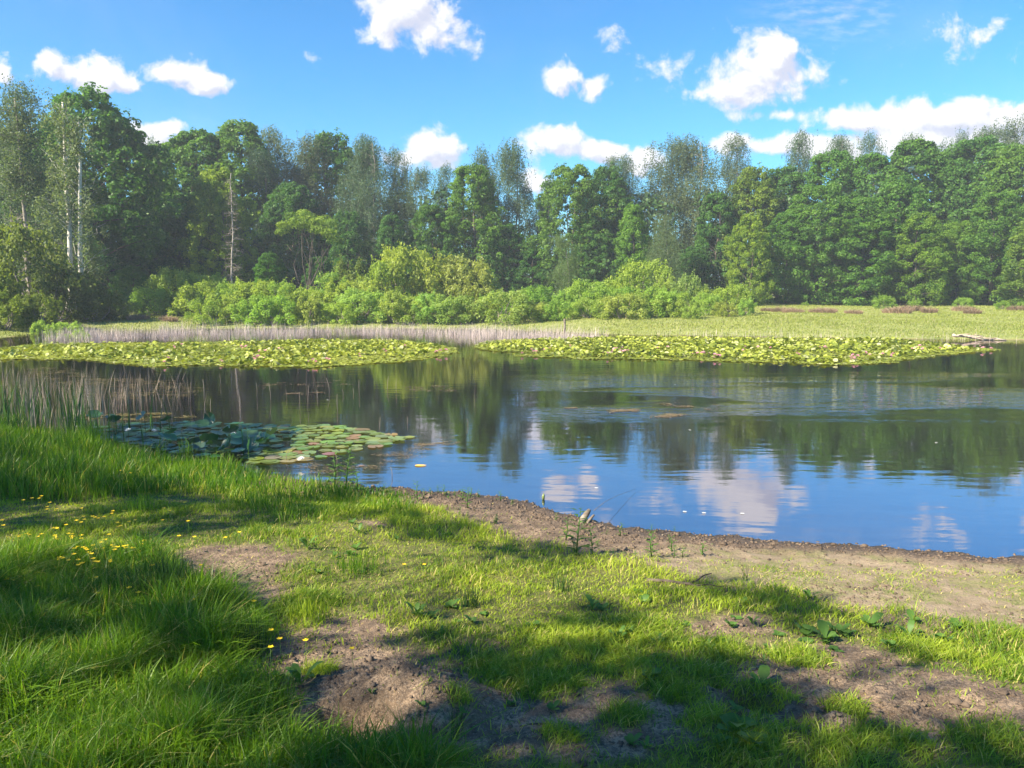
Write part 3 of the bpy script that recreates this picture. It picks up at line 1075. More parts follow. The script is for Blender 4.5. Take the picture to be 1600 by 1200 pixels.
birch(553, 214, 80, 'left one of the pair of weeping birches before the central gap', 0, DARK, .9)
birch(585, 212, 78, 'weeping birch with long hanging sprays before the central gap', 4, (.75, .88, .95), .85)
oak(545, 330, 73, 'dark shaded tree low behind the tall willow hump', 2, DEEP, .9)
birch(622, 230, 80, 'open pale birch with sky showing through near the central cloud', 1, (1, 1, 1), .8)
birch(655, 258, 78, 'short drooping birch under the central cloud', 3, (.9, .95, 1), .85)
oak(612, 335, 73, 'dark low tree behind the highest willow bush', 1, DEEP, 1.0)
birch(690, 256, 86, 'slim dark birch top between the central cloud and the bright green tree', 1, DARK, .7)
oak(738, 257, 76, 'bright mid green tree left of the tallest weeping birch', 0, (1.15, 1.15, .95), .95)
oak(672, 318, 74, 'green tree lower left of the bright mid green one', 3, (.9, 1, .9), 1.0)
birch(757, 226, 80, 'left half of the tallest weeping birch group above the willow scrub', 2, (.85, .95, 1.0), .75)
birch(800, 222, 78, 'tallest weeping birch with hanging curtains beside the white cloud gap', 4, (.85, .95, 1.0), .85)
oak(790, 350, 75, 'dark tree at the foot of the tallest weeping birch', 4, DEEP, 1.2)
birch(838, 305, 80, 'short drooping birch at the bottom of the cloud gap', 0, DARK, .8)
birch(858, 280, 86, 'thin birch just right of the cloud gap', 1, (.9, 1, 1.1), .7)
oak(893, 258, 75, 'round pale green tree just right of the cloud gap', 5, (1.15, 1.1, 1.1), .95)
oak(948, 262, 79, 'very dark narrow tree in the shade right of the round pale tree', 4, DEEP, 1.0)
birch(962, 241, 84, 'slim far birch top in front of the low white cloud', 3, GREY, .65)
birch(990, 243, 80, 'dark feathery birch beside the low white cloud', 0, DARK, .8)
oak(990, 318, 72, 'small bright green rounded tree below the low white cloud', 1, (1.2, 1.25, .8), .8)
birch(1045, 212, 80, 'left top of the big grey birch group right of centre', 2, GREY, .95)
birch(1098, 211, 78, 'big full grey green birch right of centre', 4, (1.05, 1.0, .95), 1.05)
birch(1045, 335, 68, 'lower weeping birch with pale sprays in front of the dark wood right of centre', 0, (1.15, 1.15, 1), 1.1)
birch(1150, 213, 83, 'wispy birch top right of the big grey green birch', 1, GREY, .9)
oak(1120, 300, 75, 'dark green tree squeezed under the big grey birch', 3, DARK, .95)
oak(1178, 262, 76, 'brownish green narrow tree right of the big grey birch', 4, (1.5, 1.15, .9), .95)
oak(1172, 335, 68, 'yellow green tree with layered branches at the end of the willow scrub', 2, (1.9, 1.45, .8), .80)
birch(1250, 202, 84, 'tall slim birch standing alone above the right hand wood', 0, (.85, .95, 1.05), .7)
oak(1225, 260, 79, 'shaded tree below the lone tall slim birch', 1, DARK, 1.0)
birch(1322, 207, 88, 'first of the row of far birch tops over the right hand wood', 3, (.9, 1, 1.1), .7)
birch(1365, 205, 88, 'second of the row of far birch tops over the right hand wood', 1, (.9, 1, 1.1), .7)
birch(1408, 212, 88, 'third far birch top over the right hand wood with a ragged crown', 0, (.9, 1, 1.1), .75)
birch(1498, 203, 86, 'far birch top leaning over the right hand wood before the last dome', 2, (.9, 1, 1.1), .6)
birch(1545, 192, 84, 'tall birch top close to the right edge of the photo', 3, (.9, .95, 1.05), .8)
birch(1600, 180, 80, 'tall pale birch cut by the right edge of the photo', 2, GREY, .9)
oak(1302, 236, 79, 'broad green tree below the first far birch top on the right', 0, (.9, 1.05, 1), 1.0)
oak(1362, 242, 78, 'broad green tree below the second far birch top on the right', 5, (.9, 1.05, 1), 1.0)
oak(1432, 217, 78, 'highest rounded green tree in the right hand wood', 3, (.95, 1.05, 1), 1.05)
oak(1482, 235, 78, 'green tree in the dip right of the highest rounded one', 2, (.85, 1, 1), .85)
oak(1532, 214, 77, 'blue green domed tree near the right edge', 1, (.85, 1, 1.1), 1.1)
oak(1590, 225, 74, 'green tree below the pale birch at the right edge', 0, (1.1, 1.1, 1), 1.0)
oak(1650, 230, 74, 'green tree mostly outside the right edge', 2, WHT, 1.0)
oak(1285, 288, 71, 'front row green tree with foliage down to the meadow, left in the right hand wood', 2, (1.05, 1.12, .95), 1.05)
oak(1352, 310, 70, 'front row green tree of middle height in the centre of the right hand wood', 4, (1.0, 1.1, .95), 1.5)
oak(1232, 330, 71, 'front row tree between the yellow green tree and the right hand wood', 0, (.85, 1.0, .8), 1.1)
oak(1440, 330, 68, 'front row yellowish tree overhanging the meadow on the right', 3, (1.4, 1.25, .8), 1.15)
oak(1500, 345, 69, 'low front tree right of the yellowish overhanging one', 5, (1.25, 1.2, .8), 1.1)
oak(1405, 275, 73, 'green tree standing behind the yellowish overhanging one', 1, (.95, 1.1, .95), 1.1)
oak(1560, 300, 68, 'green front row tree close to the right edge above the meadow', 0, (1.0, 1.08, .9), 1.1)
oak(1625, 330, 64, 'grey green front row tree cut by the right edge', 4, (1.3, 1.1, 1.0), 1.3)
oak(835, 385, 74, 'small dark tree low in the middle behind the willow scrub', 3, DEEP, 1.3)
oak(925, 340, 74, 'dark tree low behind the small weeping birch', 2, DARK, 1.0)
oak(1085, 385, 72, 'low dark tree behind the willow scrub right of centre', 1, DEEP, 1.3)
birch(884, 366, 60, 'small weeping birch in front of the wood above the willow scrub', 3, (1.25, 1.3, .95), 1.25)
oak(420, 395, 60, 'small green tree in the shade between the dead larch and the flat topped tree', 4, (.9, 1.1, .9), 1.5)
oak(205, 415, 60, 'dark bushy tree behind the left end of the willow scrub', 5, (.8, 1, .9), 1.6)
oak(160, 330, 66, 'dark tree in the deep shade right of the white twin birch', 1, DEEP, 1.2)
oak(265, 335, 72, 'dark tree in the deep shade behind the left willow bushes', 2, DEEP, 1.1)
oak(500, 400, 66, 'low dark tree below the crown of the flat topped tree', 0, DEEP, 1.4)

# hero trees on the left: twin white birch, red trunk, dead larch, flat topped tree
def hero_birch():
    rg = np.random.default_rng(900)
    D = 50.0
    d = pix_dir(108, 470)
    x0 = d[0] / d[1] * D
    z0 = hz(x0, D)
    o = thing('twin_birch', 'white birch with two slender leaning trunks and thin grey green foliage', 'birch tree', (x0, D, z0 - .1))
    px2m = D / 1202
    paths = [[(-4, 0), (8, 60), (6, 150), (4, 240), (8, 330)], [(-2, 0), (14, 45), (22, 120), (26, 220), (26, 300)]]
    tips = []
    for pth in paths:
        mb = MB()
        p = np.array([(a * px2m, rg.normal() * .1, b * px2m) for a, b in pth])
        t = np.linspace(0, 1, 17)
        pp = np.stack([np.interp(t, np.linspace(0, 1, 5), p[:, k]) for k in range(3)], 1)
        pp[:, :2] += np.cumsum(rg.normal(size=(17, 2)) * .03, 0)
        rad = .19 * (1 - .8 * t) + .02
        mb.tube(pp, rad, 8)
        for i in range(46):
            t0 = rg.uniform(.28, .97)
            st_ = np.array([np.interp(t0, t, pp[:, k]) for k in range(3)])
            a = rg.uniform(0, 2 * pi)
            L = rg.uniform(1.0, 2.9) * (1.15 - t0 * .6)
            e = st_ + np.array([cos(a) * L, sin(a) * L, L * rg.uniform(.5, 1.1)])
            limb(mb, rg, st_, e, .020, .006, .1)
            tips.append((st_, e))
        tr = link('trunk', mb.mesh('trunk', True), M['birch_bark'], o)
    mb = MB()
    for (a, b) in tips:
        for j in range(6):
            p0 = a + (b - a) * rg.uniform(.35, 1.05) + rg.normal(size=3) * .2
            L = rg.uniform(.5, 1.5)
            m_ = 20
            tt = rg.uniform(0, 1, m_)
            C = p0 + np.array([0, 0, -1]) * (L * tt)[:, None] + rg.normal(size=(m_, 3)) * .12 + (b - a) * .1 * tt[:, None]
            leaves(mb, C, unit(rg.normal(size=(m_, 3))),   .155 * rg.uniform(.7, 1.3, m_), np.clip(.6 + .2 * rg.normal(size=m_), 0, .88), rg, .6)
    c_ = link('crown', mb.mesh('crown'), M['birch'], o)
    c_.color = (1.15, 1.1, .95, 1)


hero_birch()


def bare_tree(name, label, cat, px, base_py, top_py, D, mat, r, nb, seed, leaf_from=None, leafmat=None, tint=(1, 1, 1), bl=(.4, 1.2)):
    rg = np.random.default_rng(seed)
    d = pix_dir(px, top_py)
    x0 = d[0] / d[1] * D
    z0 = hz(x0, D)
    H = CAM_H + d[2] / d[1] * D - z0
    o = thing(name, label, cat, (x0, D, z0 - .1))
    mb = MB()
    t = np.linspace(0, 1, 15)
    pp = np.stack([np.cumsum(rg.normal(size=15) * .05), np.cumsum(rg.normal(size=15) * .04), t * H], 1)
    pp[:, 0] -= pp[0, 0]
    mb.tube(pp, r * (1 - .85 * t) + .01, 8)
    link('trunk', mb.mesh('trunk', True), mat, o)
    br = MB()
    tips = []
    for i in range(nb):
        t0 = rg.uniform(.12, .97)
        st_ = np.array([np.interp(t0, t, pp[:, k]) for k in range(3)])
        a = rg.uniform(0, 2 * pi)
        L = rg.uniform(*bl) * (1.15 - .8 * t0)
        e = st_ + np.array([cos(a) * L, sin(a) * L, rg.uniform(-.35, .15) * L])
        limb(br, rg, st_, e, .02, .006, -.08, sides=4)
        tips.append((st_, e))
        for j in range(3):
            q0 = st_ + (e - st_) * rg.uniform(.4, .9)
            limb(br, rg, q0, q0 + rg.normal(size=3) * .22 + np.array([0, 0, -.1]), .008, .004, 0, sides=3)
    link('branches', br.mesh('branches', True), M['twig'], o)
    if leaf_from is not None:
        mb = MB()
        for a, b in tips:
            if a[2] < leaf_from * H:
                continue
            for j in range(6):
                c = a + (b - a) * rg.uniform(.3, 1.1)
                m_ = 34
                C = c + rg.normal(size=(m_, 3)) * .28
                leaves(mb, C, unit(rg.normal(size=(m_, 3))), .15 * rg.uniform(.7, 1.2, m_), np.clip(.5 + .2 * rg.normal(size=m_), 0, .88), rg, .6)
        c_ = link('crown', mb.mesh('crown'), leafmat, o)
        c_.color = tuple(tint) + (1,)
    return o


bare_tree('dead_larch', 'thin pale half dead larch trunk bristling with bare twigs on the left', 'dead tree', 357, 465, 268, 58, M['larch_bark'], .075, 120, 910)
bare_tree('red_birch', 'reddish brown birch trunk near the left edge of the photo', 'birch tree', 24, 400, 150, 51, M['twig'], .17, 80, 911, .5, M['birch'], (.9, .9, .85), (1.0, 3.4))


def flat_top():
    rg = np.random.default_rng(920)
    D = 60.0
    d = pix_dir(480, 470)
    x0 = d[0] / d[1] * D
    z0 = hz(x0, D)
    o = thing('flat_topped_tree', 'small yellow green tree with a flat wide crown on thin forked stems', 'tree', (x0, D, z0 - .1))
    px2m = D / 1202
    st_ = MB()
    mb = MB()
    tips = [np.array([rg.uniform(-42, 46), rg.uniform(-30, 30), 0]) * px2m for _ in range(34)]
    for i, tp_ in enumerate(tips):
        ztop = (112 - .020 * (tp_[0] / px2m + 5) ** 2 * .5 + rg.uniform(-16, 8)) * px2m + .6
        e = np.array([tp_[0] + .3, tp_[1], ztop + 1.0])
        if i < 14:
            limb(st_, rg, np.array([rg.normal() * .12, rg.normal() * .1, 0]), e, .07, .015, -.12)
        clump_leaves(mb, rg, e[None], [rg.uniform(.45, .75)], 200, .14, .55, .5)
    link('trunk', st_.mesh('trunk', True), M['bark'], o)
    c_ = link('crown', mb.mesh('crown'), M['oak'], o)
    c_.color = (1.9, 1.45, 1.5, 1)


flat_top()

# ------------------------------------------------------------------ willow scrub
shrub(635, 380, 58, 'highest rounded yellow green willow bush in the middle of the scrub', 2, (.95, .95, .7), .75)
shrub(600, 400, 57, 'left shoulder bush leaning on the highest willow bush', 0, (.85, .95, .65), .7)
shrub(690, 393, 58, 'olive willow bush just right of the highest one', 3, (.9, .85, .8), .85)
shrub(728, 395, 58, 'greyish brown willow bush at the right end of the high hump', 4, (.85, .80, .95), .8)
shrub(745, 425, 56, 'low olive bush trailing off right from the high hump', 1, (.85, .8, .85), .9)
shrub(1000, 402, 58, 'tall lime willow bush standing above the scrub right of centre', 2, (.9, .98, .65), .75)
shrub(965, 425, 57, 'lime bush sloping down left of the tall one right of centre', 0, (.9, .98, .65), .8)
shrub(1078, 424, 54, 'greyish sage willow bush in the scrub right of centre', 3, (.75, .85, 1.1), .7)
shrub(1040, 428, 56, 'olive willow bush between the tall lime and the sage one', 1, (.85, .9, .7), .8)
shrub(268, 414, 55, 'rounded olive green bush at the left end of the scrub', 4, (.7, .8, .65), .8)
shrub(322, 424, 55, 'second olive bush from the left end of the scrub beside the larch', 2, (.8, .9, .65), .8)
shrub(545, 402, 58, 'dull dark olive bush behind the scrub left of the highest bush', 1, (.5, .55, .5), .75)
shrub(520, 420, 56, 'pale green bush in front of the dull dark olive one', 3, (.75, .95, .75), .8)
shrub(440, 435, 54, 'pale green bush below the flat topped tree', 0, (.8, .9, .65), .9)
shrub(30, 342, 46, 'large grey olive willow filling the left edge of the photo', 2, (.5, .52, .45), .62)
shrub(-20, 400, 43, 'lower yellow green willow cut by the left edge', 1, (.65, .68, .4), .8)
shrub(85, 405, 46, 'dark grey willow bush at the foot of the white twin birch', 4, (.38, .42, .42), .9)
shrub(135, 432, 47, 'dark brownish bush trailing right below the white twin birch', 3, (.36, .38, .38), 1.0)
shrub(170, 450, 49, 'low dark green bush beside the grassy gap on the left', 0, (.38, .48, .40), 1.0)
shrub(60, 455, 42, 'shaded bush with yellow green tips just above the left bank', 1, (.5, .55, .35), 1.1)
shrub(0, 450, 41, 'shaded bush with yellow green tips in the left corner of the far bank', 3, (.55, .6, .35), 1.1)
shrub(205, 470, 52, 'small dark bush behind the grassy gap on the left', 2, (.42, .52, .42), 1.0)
rg = np.random.default_rng(77)
i = 0
j2 = 0
ORD = ['first', 'second', 'third', 'fourth', 'fifth', 'sixth', 'seventh', 'eighth', 'ninth', 'tenth', 'eleventh', 'twelfth', 'thirteenth', 'fourteenth', 'fifteenth', 'sixteenth', 'seventeenth', 'eighteenth', 'nineteenth']
ORD += ['twentieth', 'twenty first', 'twenty second', 'twenty third', 'twenty fourth', 'twenty fifth', 'twenty sixth', 'twenty seventh', 'twenty eighth', 'twenty ninth', 'thirtieth', 'thirty first', 'thirty second']
for px in np.arange(325, 1165, 27):
    shrub(px + rg.uniform(-6, 6), rg.uniform(446, 474), 48.5 + rg.uniform(-.8, 1.5) + (px > 1100) * 1.5, ORD[i] + ' low lime willow shrub from the left in the front row of the scrub', i, (.95 + rg.uniform(-.15, .08), 1.03 + rg.uniform(-.08, .06), rg.uniform(.65, 1.1)), rg.uniform(.85, 1.3), group='front row of lime willow shrubs')
    i += 1
for px in np.arange(240, 1140, 32):
    if 560 < px < 770:
        continue
    shrub(px + rg.uniform(-9, 9), rg.uniform(434, 456), 52.5 + rg.uniform(-.8, 1.5), ORD[j2] + ' lime willow shrub from the left in the second row below the wood', i, (.85 + rg.uniform(-.15, .12), .98, .72), 1.0, group='second row of lime willow shrubs')
    i += 1
    j2 += 1
for px, ty, D, lb in [(1383, 458, 60, 'first small bushy shrub on the right meadow before the wood'), (1432, 464, 61, 'wispy pale shrub right of the first one on the right meadow'),
                      (1508, 463, 60, 'rounded green shrub on the right meadow near the wood edge'), (1568, 468, 59, 'flat green shrub near the right edge of the meadow'),
                      (1598, 470, 59, 'green shrub cut by the right edge on the meadow'), (1258, 470, 66, 'tiny shrub at the foot of the right hand wood')]:
    shrub(px, ty, D, lb, i, (.75, .95, .7), 1.0)
    i += 1
for px, ty, D, lb in [(62, 498, 40, 'small pale leafy shrub on the left bank before the dark bushes'), (104, 500, 37.5, 'pale sage shrub at the left end of the dry reeds'), (125, 512, 36.5, 'low pale shrub touching the dry reeds on the left')]:
    shrub(px, ty, D, lb, i, (1.0, 1.15, 1.1), 1.0)
    i += 1

# ------------------------------------------------------------------ the wood behind as one mass
rg = np.random.default_rng(321)
mb = MB()
n = 900
x = rg.uniform(-85, 92, n)
y = rg.uniform(78, 98, n) - 0.10 * np.abs(x)
zc = rg.beta(1.2, 1.5, n) * 10.5 + .5
gap = np.exp(-((x / y * 1202 + 800 - 838) / 26) ** 2)
zc = zc * (1 - .35 * gap)
clump_leaves(mb, rg, np.stack([x, y, zc + 1], 1), rg.uniform(1.2, 2.4, n), 120, .48, .8, .3)
# dim understorey just behind the first trunks
n = 420
x = rg.uniform(-62, 70, n)
y = rg.uniform(73, 80, n) - 0.10 * np.abs(x)
clump_leaves(mb, rg, np.stack([x, y, rg.uniform(.5, 4.5, n) + .8], 1), rg.uniform(.8, 1.7, n), 90, .36, .8, .3)
tag(link('woodland', mb.mesh('woodland'), M['wood_mass']), 'dense dark wood behind the front trees', 'woodland', None, 'stuff')
tm = []
mb = MB()
n = 120
x = rg.uniform(-58, 68, n)
y = rg.uniform(79, 86, n) - 0.06 * np.abs(x)
for i in range(n):
    z0 = hz(x[i], y[i])
    hh = rg.uniform(8, 12)
    lean = rg.normal(size=2) * .5
    mb.tube([(x[i], y[i], z0 - .1), (x[i] + lean[0] * .5, y[i], z0 + hh * .5), (x[i] + lean[0], y[i] + lean[1], z0 + hh)], [.10, .08, .04], 6)
tag(link('woodland_stems', mb.mesh('woodland_stems'), M['bark']), 'mass of thin dark stems inside the wood', 'woodland', None, 'stuff')

# ------------------------------------------------------------------ trees behind the photographer that shade the bank
SHADE = [  # photo polygons of the shaded ground, clumps per square metre
    ([(-500, 600), (0, 640), (110, 640), (120, 700), (60, 730), (-500, 740)], 5),
    ([(-500, 770), (0, 762), (200, 750), (330, 775), (430, 775), (470, 800), (560, 835), (430, 845), (300, 835), (180, 850), (0, 838), (-500, 850)], 7),
    ([(440, 772), (560, 768), (640, 795), (760, 830), (900, 862), (960, 874), (900, 884), (780, 868), (700, 850), (640, 842), (560, 800), (480, 800)], 8),
    ([(640, 850), (760, 856), (800, 870), (700, 866)], 6),
    ([(110, 895), (260, 898), (320, 915), (420, 975), (430, 1040), (560, 1000), (620, 985), (560, 935), (640, 905), (700, 915), (780, 985), (830, 1010), (1020, 1010), (1200, 1035),
      (1290, 1000), (1420, 1045), (1440, 1085), (1560, 1130), (1700, 1160), (1700, 1500), (450, 1500), (440, 1130), (330, 1105), (200, 1100), (60, 1095), (-60, 1060), (-60, 960), (40, 930)], 8),
    ([(470, 1055), (565, 1050), (590, 1100), (560, 1145), (480, 1140)], 22),
    ([(560, 1015), (760, 1000), (1000, 1010), (1250, 1030), (1420, 1060), (1440, 1090), (1600, 1150), (1700, 1500), (500, 1500), (560, 1160)], 12),
    ([(1050, 910), (1180, 905), (1290, 930), (1330, 955), (1380, 1010), (1250, 975), (1130, 950), (1060, 930)], 9),
    ([(760, 920), (860, 930), (1000, 955), (1130, 985), (1250, 1010), (1000, 1012), (850, 1000), (780, 975)], 4),
    ([(130, 668), (330, 655), (450, 662), (470, 680), (400, 722), (330, 730), (230, 715), (150, 690)], 7),
]
LITHOLES = [([(600, 1060), (640, 1040), (690, 1045), (680, 1085), (650, 1125), (600, 1135), (600, 1100)], 1.0),
            ([(1270, 1075), (1350, 1070), (1370, 1110), (1290, 1110)], .9), ([(190, 1030), (290, 1035), (290, 1062), (200, 1062)], .9),
            ([(790, 1115), (860, 1118), (860, 1135), (790, 1130)], .6), ([(900, 1125), (950, 1130), (950, 1150), (900, 1150)], .6),
            ([(150, 1100), (260, 1090), (270, 1200), (120, 1210)], .6), ([(-200, 1120), (110, 1110), (160, 1300), (-200, 1300)], .85), ([(1040, 985), (1130, 975), (1150, 990), (1060, 1000)], .7),
            ([(540, 900), (600, 890), (660, 900), (600, 940)], .7), ([(440, 1000), (560, 1005), (560, 1020), (450, 1020)], .5)]
rg = np.random.default_rng(55)
pts = []
holes = [(GP(p), w) for p, w in LITHOLES]
for pl, dens in SHADE:
    g = GP([(a, min(b, 1290)) for a, b in pl])
    x0, x1 = max(g[:, 0].min(), -16), min(g[:, 0].max(), 9)
    y0, y1 = max(g[:, 1].min(), 1.6), g[:, 1].max()
    n = int((x1 - x0) * (y1 - y0) * dens * 1.5)
    x, y = rg.uniform(x0, x1, n), rg.uniform(y0, y1, n)
    d = poly_sd(x, y, g)
    k = d < -0.09
    for hp, w in holes:
        k &= ~((poly_sd(x, y, hp) < 0.17) & (rg.uniform(size=n) < w))
    pts.append(np.stack([x[k], y[k]], 1))
pts = np.vstack(pts)
zt = height(pts[:, 0], pts[:, 1])
# the crown: every clump sits on the sun's line over the ground it shades
hh = rg.uniform(5.0, 10.5, len(pts))
Lr = hh / TO_SUN[2]
C = np.stack([pts[:, 0], pts[:, 1], np.maximum(zt, 0)], 1) + TO_SUN[None] * Lr[:, None]
# keep the crown out of the photographed field of view
v_dep = C[:, 1] * cos(PITCH) - (C[:, 2] - CAM_H) * sin(PITCH)
v_up = C[:, 1] * sin(PITCH) + (C[:, 2] - CAM_H) * cos(PITCH)
inv = (v_dep > 0) & (np.abs(C[:, 0]) < .72 * v_dep + .6) & (v_up < .55 * v_dep + .6)
for _ in range(3):
    pass
C = C[~inv]
grp_id = (C[:, 0] + .35 * C[:, 1] > np.median(C[:, 0] + .35 * C[:, 1])).astype(int)
for g_, lab in ((0, 'tall oak left of the pond bank whose crown shades the left grass'), (1, 'oak just behind and left of the bank whose crown shades the bare soil')):
    cc = C[grp_id == g_]
    ctr = cc.mean(0)
    base = np.array([ctr[0] - 1.0, min(ctr[1], -1.5) - (1.5 if g_ else 0.5), 0])
    if g_ == 0:
        base = np.array([ctr[0] - 3.0, ctr[1] - 3.5, 0])
    base[2] = hz(base[0], base[1])
    o = thing('shade_oak', lab, 'tree', tuple(base), 0)
    mb = MB()
    for i in range(len(cc)):
        m_ = 26
        P_ = cc[i] - base + rg.normal(size=(m_, 3)) * np.array([.13, .13, .13])
        leaves(mb, P_, unit(rg.normal(size=(m_, 3)) * .5 + TO_SUN), .115 * rg.uniform(.7, 1.3, m_), rg.uniform(.1, .85, m_), rg, .7)
    st_ = MB()
    top_ = ctr[2] * .75
    st_.tube([(0, 0, -.3), (.1, .05, top_ * .3), (.2, .3, top_ * .65), (ctr[0] - base[0]) * np.array([.4, 0, 0]) + np.array([0, .6, top_])], [.34, .27, .2, .1], 10)
    for i in rg.permutation(len(cc))[:70]:
        e = cc[i] - base
        zt_ = rg.uniform(.35, .95) * top_
        limb(st_, rg, np.array([.15, .2, zt_]), e, .06, .012, .05)
    link('trunk', st_.mesh('trunk', True), M['bark'], o)
    link('crown', mb.mesh('crown'), M['oak'], o)
print('shade clumps', len(C), 'dropped', inv.sum())

# ------------------------------------------------------------------ lily pads
def mat_pad(name, a, b, c, rough=.35, spec=.5):
    return mat_leaf(name, a, b, c, .22, (1.2, 1.2, .5), rough, spec, objcol='far' not in name)


M['pad_far'] = mat_pad('far_lily_leaves', (0.12, 0.16, 0.012), (0.33, 0.36, 0.045), (0.42, 0.43, 0.20), .5, .35)  # last tone: pale shine on a few leaves, painted as colour
M['pad_lit'] = mat_pad('sunlit_lily_leaf', (0.14, 0.19, 0.045), (0.26, 0.31, 0.10), (0.3, 0.2, 0.12), .25, .7)  # leaf tone for the pads in sun
M['pad_shaded'] = mat_pad('shaded_lily_leaf', (0.022, 0.070, 0.028), (0.055, 0.13, 0.045), (0.1, 0.12, 0.08), .32, 1.0)  # pads under tree shade: the shade is put into a darker leaf colour
M['pad_brown'] = mat_pad('reddish_lily_leaf', (0.20, 0.12, 0.08), (0.28, 0.19, 0.13), (0.3, 0.2, 0.12), .4, .4)
M['petal_pink'] = mat_leaf('pink_petals', (0.68, 0.30, 0.38), (0.82, 0.52, 0.58), None, .3, (1.1, 1, 1), .5)
M['petal_white'] = mat_leaf('white_petals', (0.78, 0.76, 0.70), (0.85, 0.84, 0.80), None, .3, (1, 1, 1), .5)
M['yellow'] = mat_leaf('yellow_petals', (0.85, 0.55, 0.02), (0.92, 0.68, 0.03), None, .3, (1, 1, 1), .4)
M['orange'] = mat_leaf('orange_leaf', (0.80, 0.42, 0.06), (0.9, 0.6, 0.15), None, .2, (1, 1, 1), .4)


def pads(mb, C, r, tilt, rg, var, cup=.10, seg=9):
    n = len(C)
    r = np.broadcast_to(r, (n,))
    tilt = np.broadcast_to(tilt, (n,))
    az = rg.uniform(0, 2 * pi, n)
    N = unit(np.stack([np.sin(tilt) * np.cos(az), np.sin(tilt) * np.sin(az), np.cos(tilt)], 1))
    X = unit(np.cross(N, rg.normal(size=(n, 3))))
    Y = np.cross(N, X)
    th = np.linspace(.13, 2 * pi - .13, seg)
    ring = C[:, None] + r[:, None, None] * (X[:, None] * np.cos(th)[None, :, None] + Y[:, None] * np.sin(th)[None, :, None]) + N[:, None] * (cup * r[:, None, None] * (.5 + rg.uniform(-.7, .9, (n, seg))[:, :, None]))
    V = np.concatenate([C[:, None], ring], 1).reshape(-1, 3)
    o = (np.arange(n) * (seg + 1))[:, None]
    tr = np.concatenate([o + np.array([0, k + 1, k + 2]) for k in range(seg - 1)])
    mb.add(V, None, tr, np.repeat(np.broadcast_to(var, (n,)), seg + 1))


BED_L = np.array([flat(*p) for p in [(-40, 548), (60, 538), (180, 536), (400, 534), (600, 531), (640, 533), (700, 542), (722, 550), (690, 558), (640, 564), (560, 571), (480, 575), (380, 573), (300, 571), (230, 574), (120, 562), (-40, 562)]])
BED_R = np.array([flat(*p) for p in [(738, 543), (760, 533), (880, 529), (1000, 527), (1200, 529), (1400, 530), (1480, 538), (1562, 547), (1500, 553), (1440, 560), (1380, 568), (1310, 572), (1240, 568), (1150, 566),
                                     (1080, 562), (990, 562), (900, 561), (800, 556), (850, 552), (760, 548)]])
mb = MB()
rg = np.random.default_rng(404)
n = 110000
x = rg.uniform(-26, 26, n)
y = rg.uniform(21, 38, n)
d = np.minimum(poly_sd(x, y, BED_L), poly_sd(x, y, BED_R)) + .65 * fbm(x, y, 1.1, 4, 80)
k = rg.uniform(size=n) < sstep(d, .1, -.15) * .95 * (.7 + .3 * sstep(fbm(x, y, 1.1, 2, 81), -.25, -.05))
x, y, d = x[k], y[k], d[k]
inner = sstep(d, -.25, -1.1) * sstep(fbm(x, y, .45, 3, 82), -.32, .05)
inner *= np.where(x < -9 - (y - 24) * .2, .35, 1)
raised = rg.uniform(size=len(x)) < inner * .62
z = np.where(raised, rg.uniform(.02, .11, len(x)), rg.uniform(.004, .016, len(x)))
tl = np.where(raised, rg.uniform(.12, 1.1, len(x)) ** 1.3, rg.uniform(0, .05, len(x)))
vv_ = np.clip(.45 + .8 * fbm(x, y, .5, 3, 83) + rg.normal(0, .22, len(x)), 0, .88)
vv_ = np.where(rg.uniform(size=len(x)) < .07, .97, vv_)
pads(mb, np.stack([x, y, z], 1), rg.uniform(.045, .090, len(x)), tl, rg, vv_, .22)
tag(link('far_lily_pads', mb.mesh('far_lily_pads'), M['pad_far']), 'dense crowded beds of yellow green water lily leaves far out on the pond', 'lily pads', None, 'stuff')

# pink flowers in the far beds
fl = MB()
rgf = np.random.default_rng(12)
for ringi, (m_, el, L) in enumerate([(9, .35, .085), (8, .75, .075), (6, 1.15, .06)]):
    for k in range(m_):
        a = 2 * pi * k / m_ + ringi * .3
        dr = np.array([cos(a) * cos(el), sin(a) * cos(el), sin(el)])
        sd = np.array([-sin(a), cos(a), 0])
        b = dr * .012
        V = [b, b + dr * L * .5 + sd * L * .2, b + dr * L, b + dr * L * .5 - sd * L * .2]
        fl.add(V, [(0, 1, 2, 3)], None, rgf.uniform(.1, .8))
pink = fl.mesh('lily_flower')
pink.materials.append(M['petal_pink'])
white_me = pink.copy()
white_me.materials.clear()
white_me.materials.append(M['petal_white'])
spots = []
rgf = np.random.default_rng(13)
for (px, py, c_) in [(250, 571, 2), (335, 568, 2), (400, 564, 6), (480, 569, 3), (690, 553, 7), (520, 566, 2), (560, 560, 2), (600, 550, 2), (380, 545, 4), (410, 553, 3), (280, 548, 3), (620, 546, 2), (440, 548, 2),
                     (827, 554, 7), (970, 551, 9), (948, 558, 3), (1090, 557, 5), (1118, 562, 6), (1332, 563, 7), (1358, 556, 3), (1440, 548, 5), (1245, 556, 2), (1530, 546, 5), (1200, 545, 2), (1030, 547, 3), (900, 543, 3),
                     (1290, 548, 3), (1470, 550, 3), (1390, 559, 3), (860, 548, 2), (1150, 550, 2)]:
    for j in range(c_):
        spots.append(flat(px + rgf.normal() * 7, py + rgf.normal() * 1.6))
nf = 0
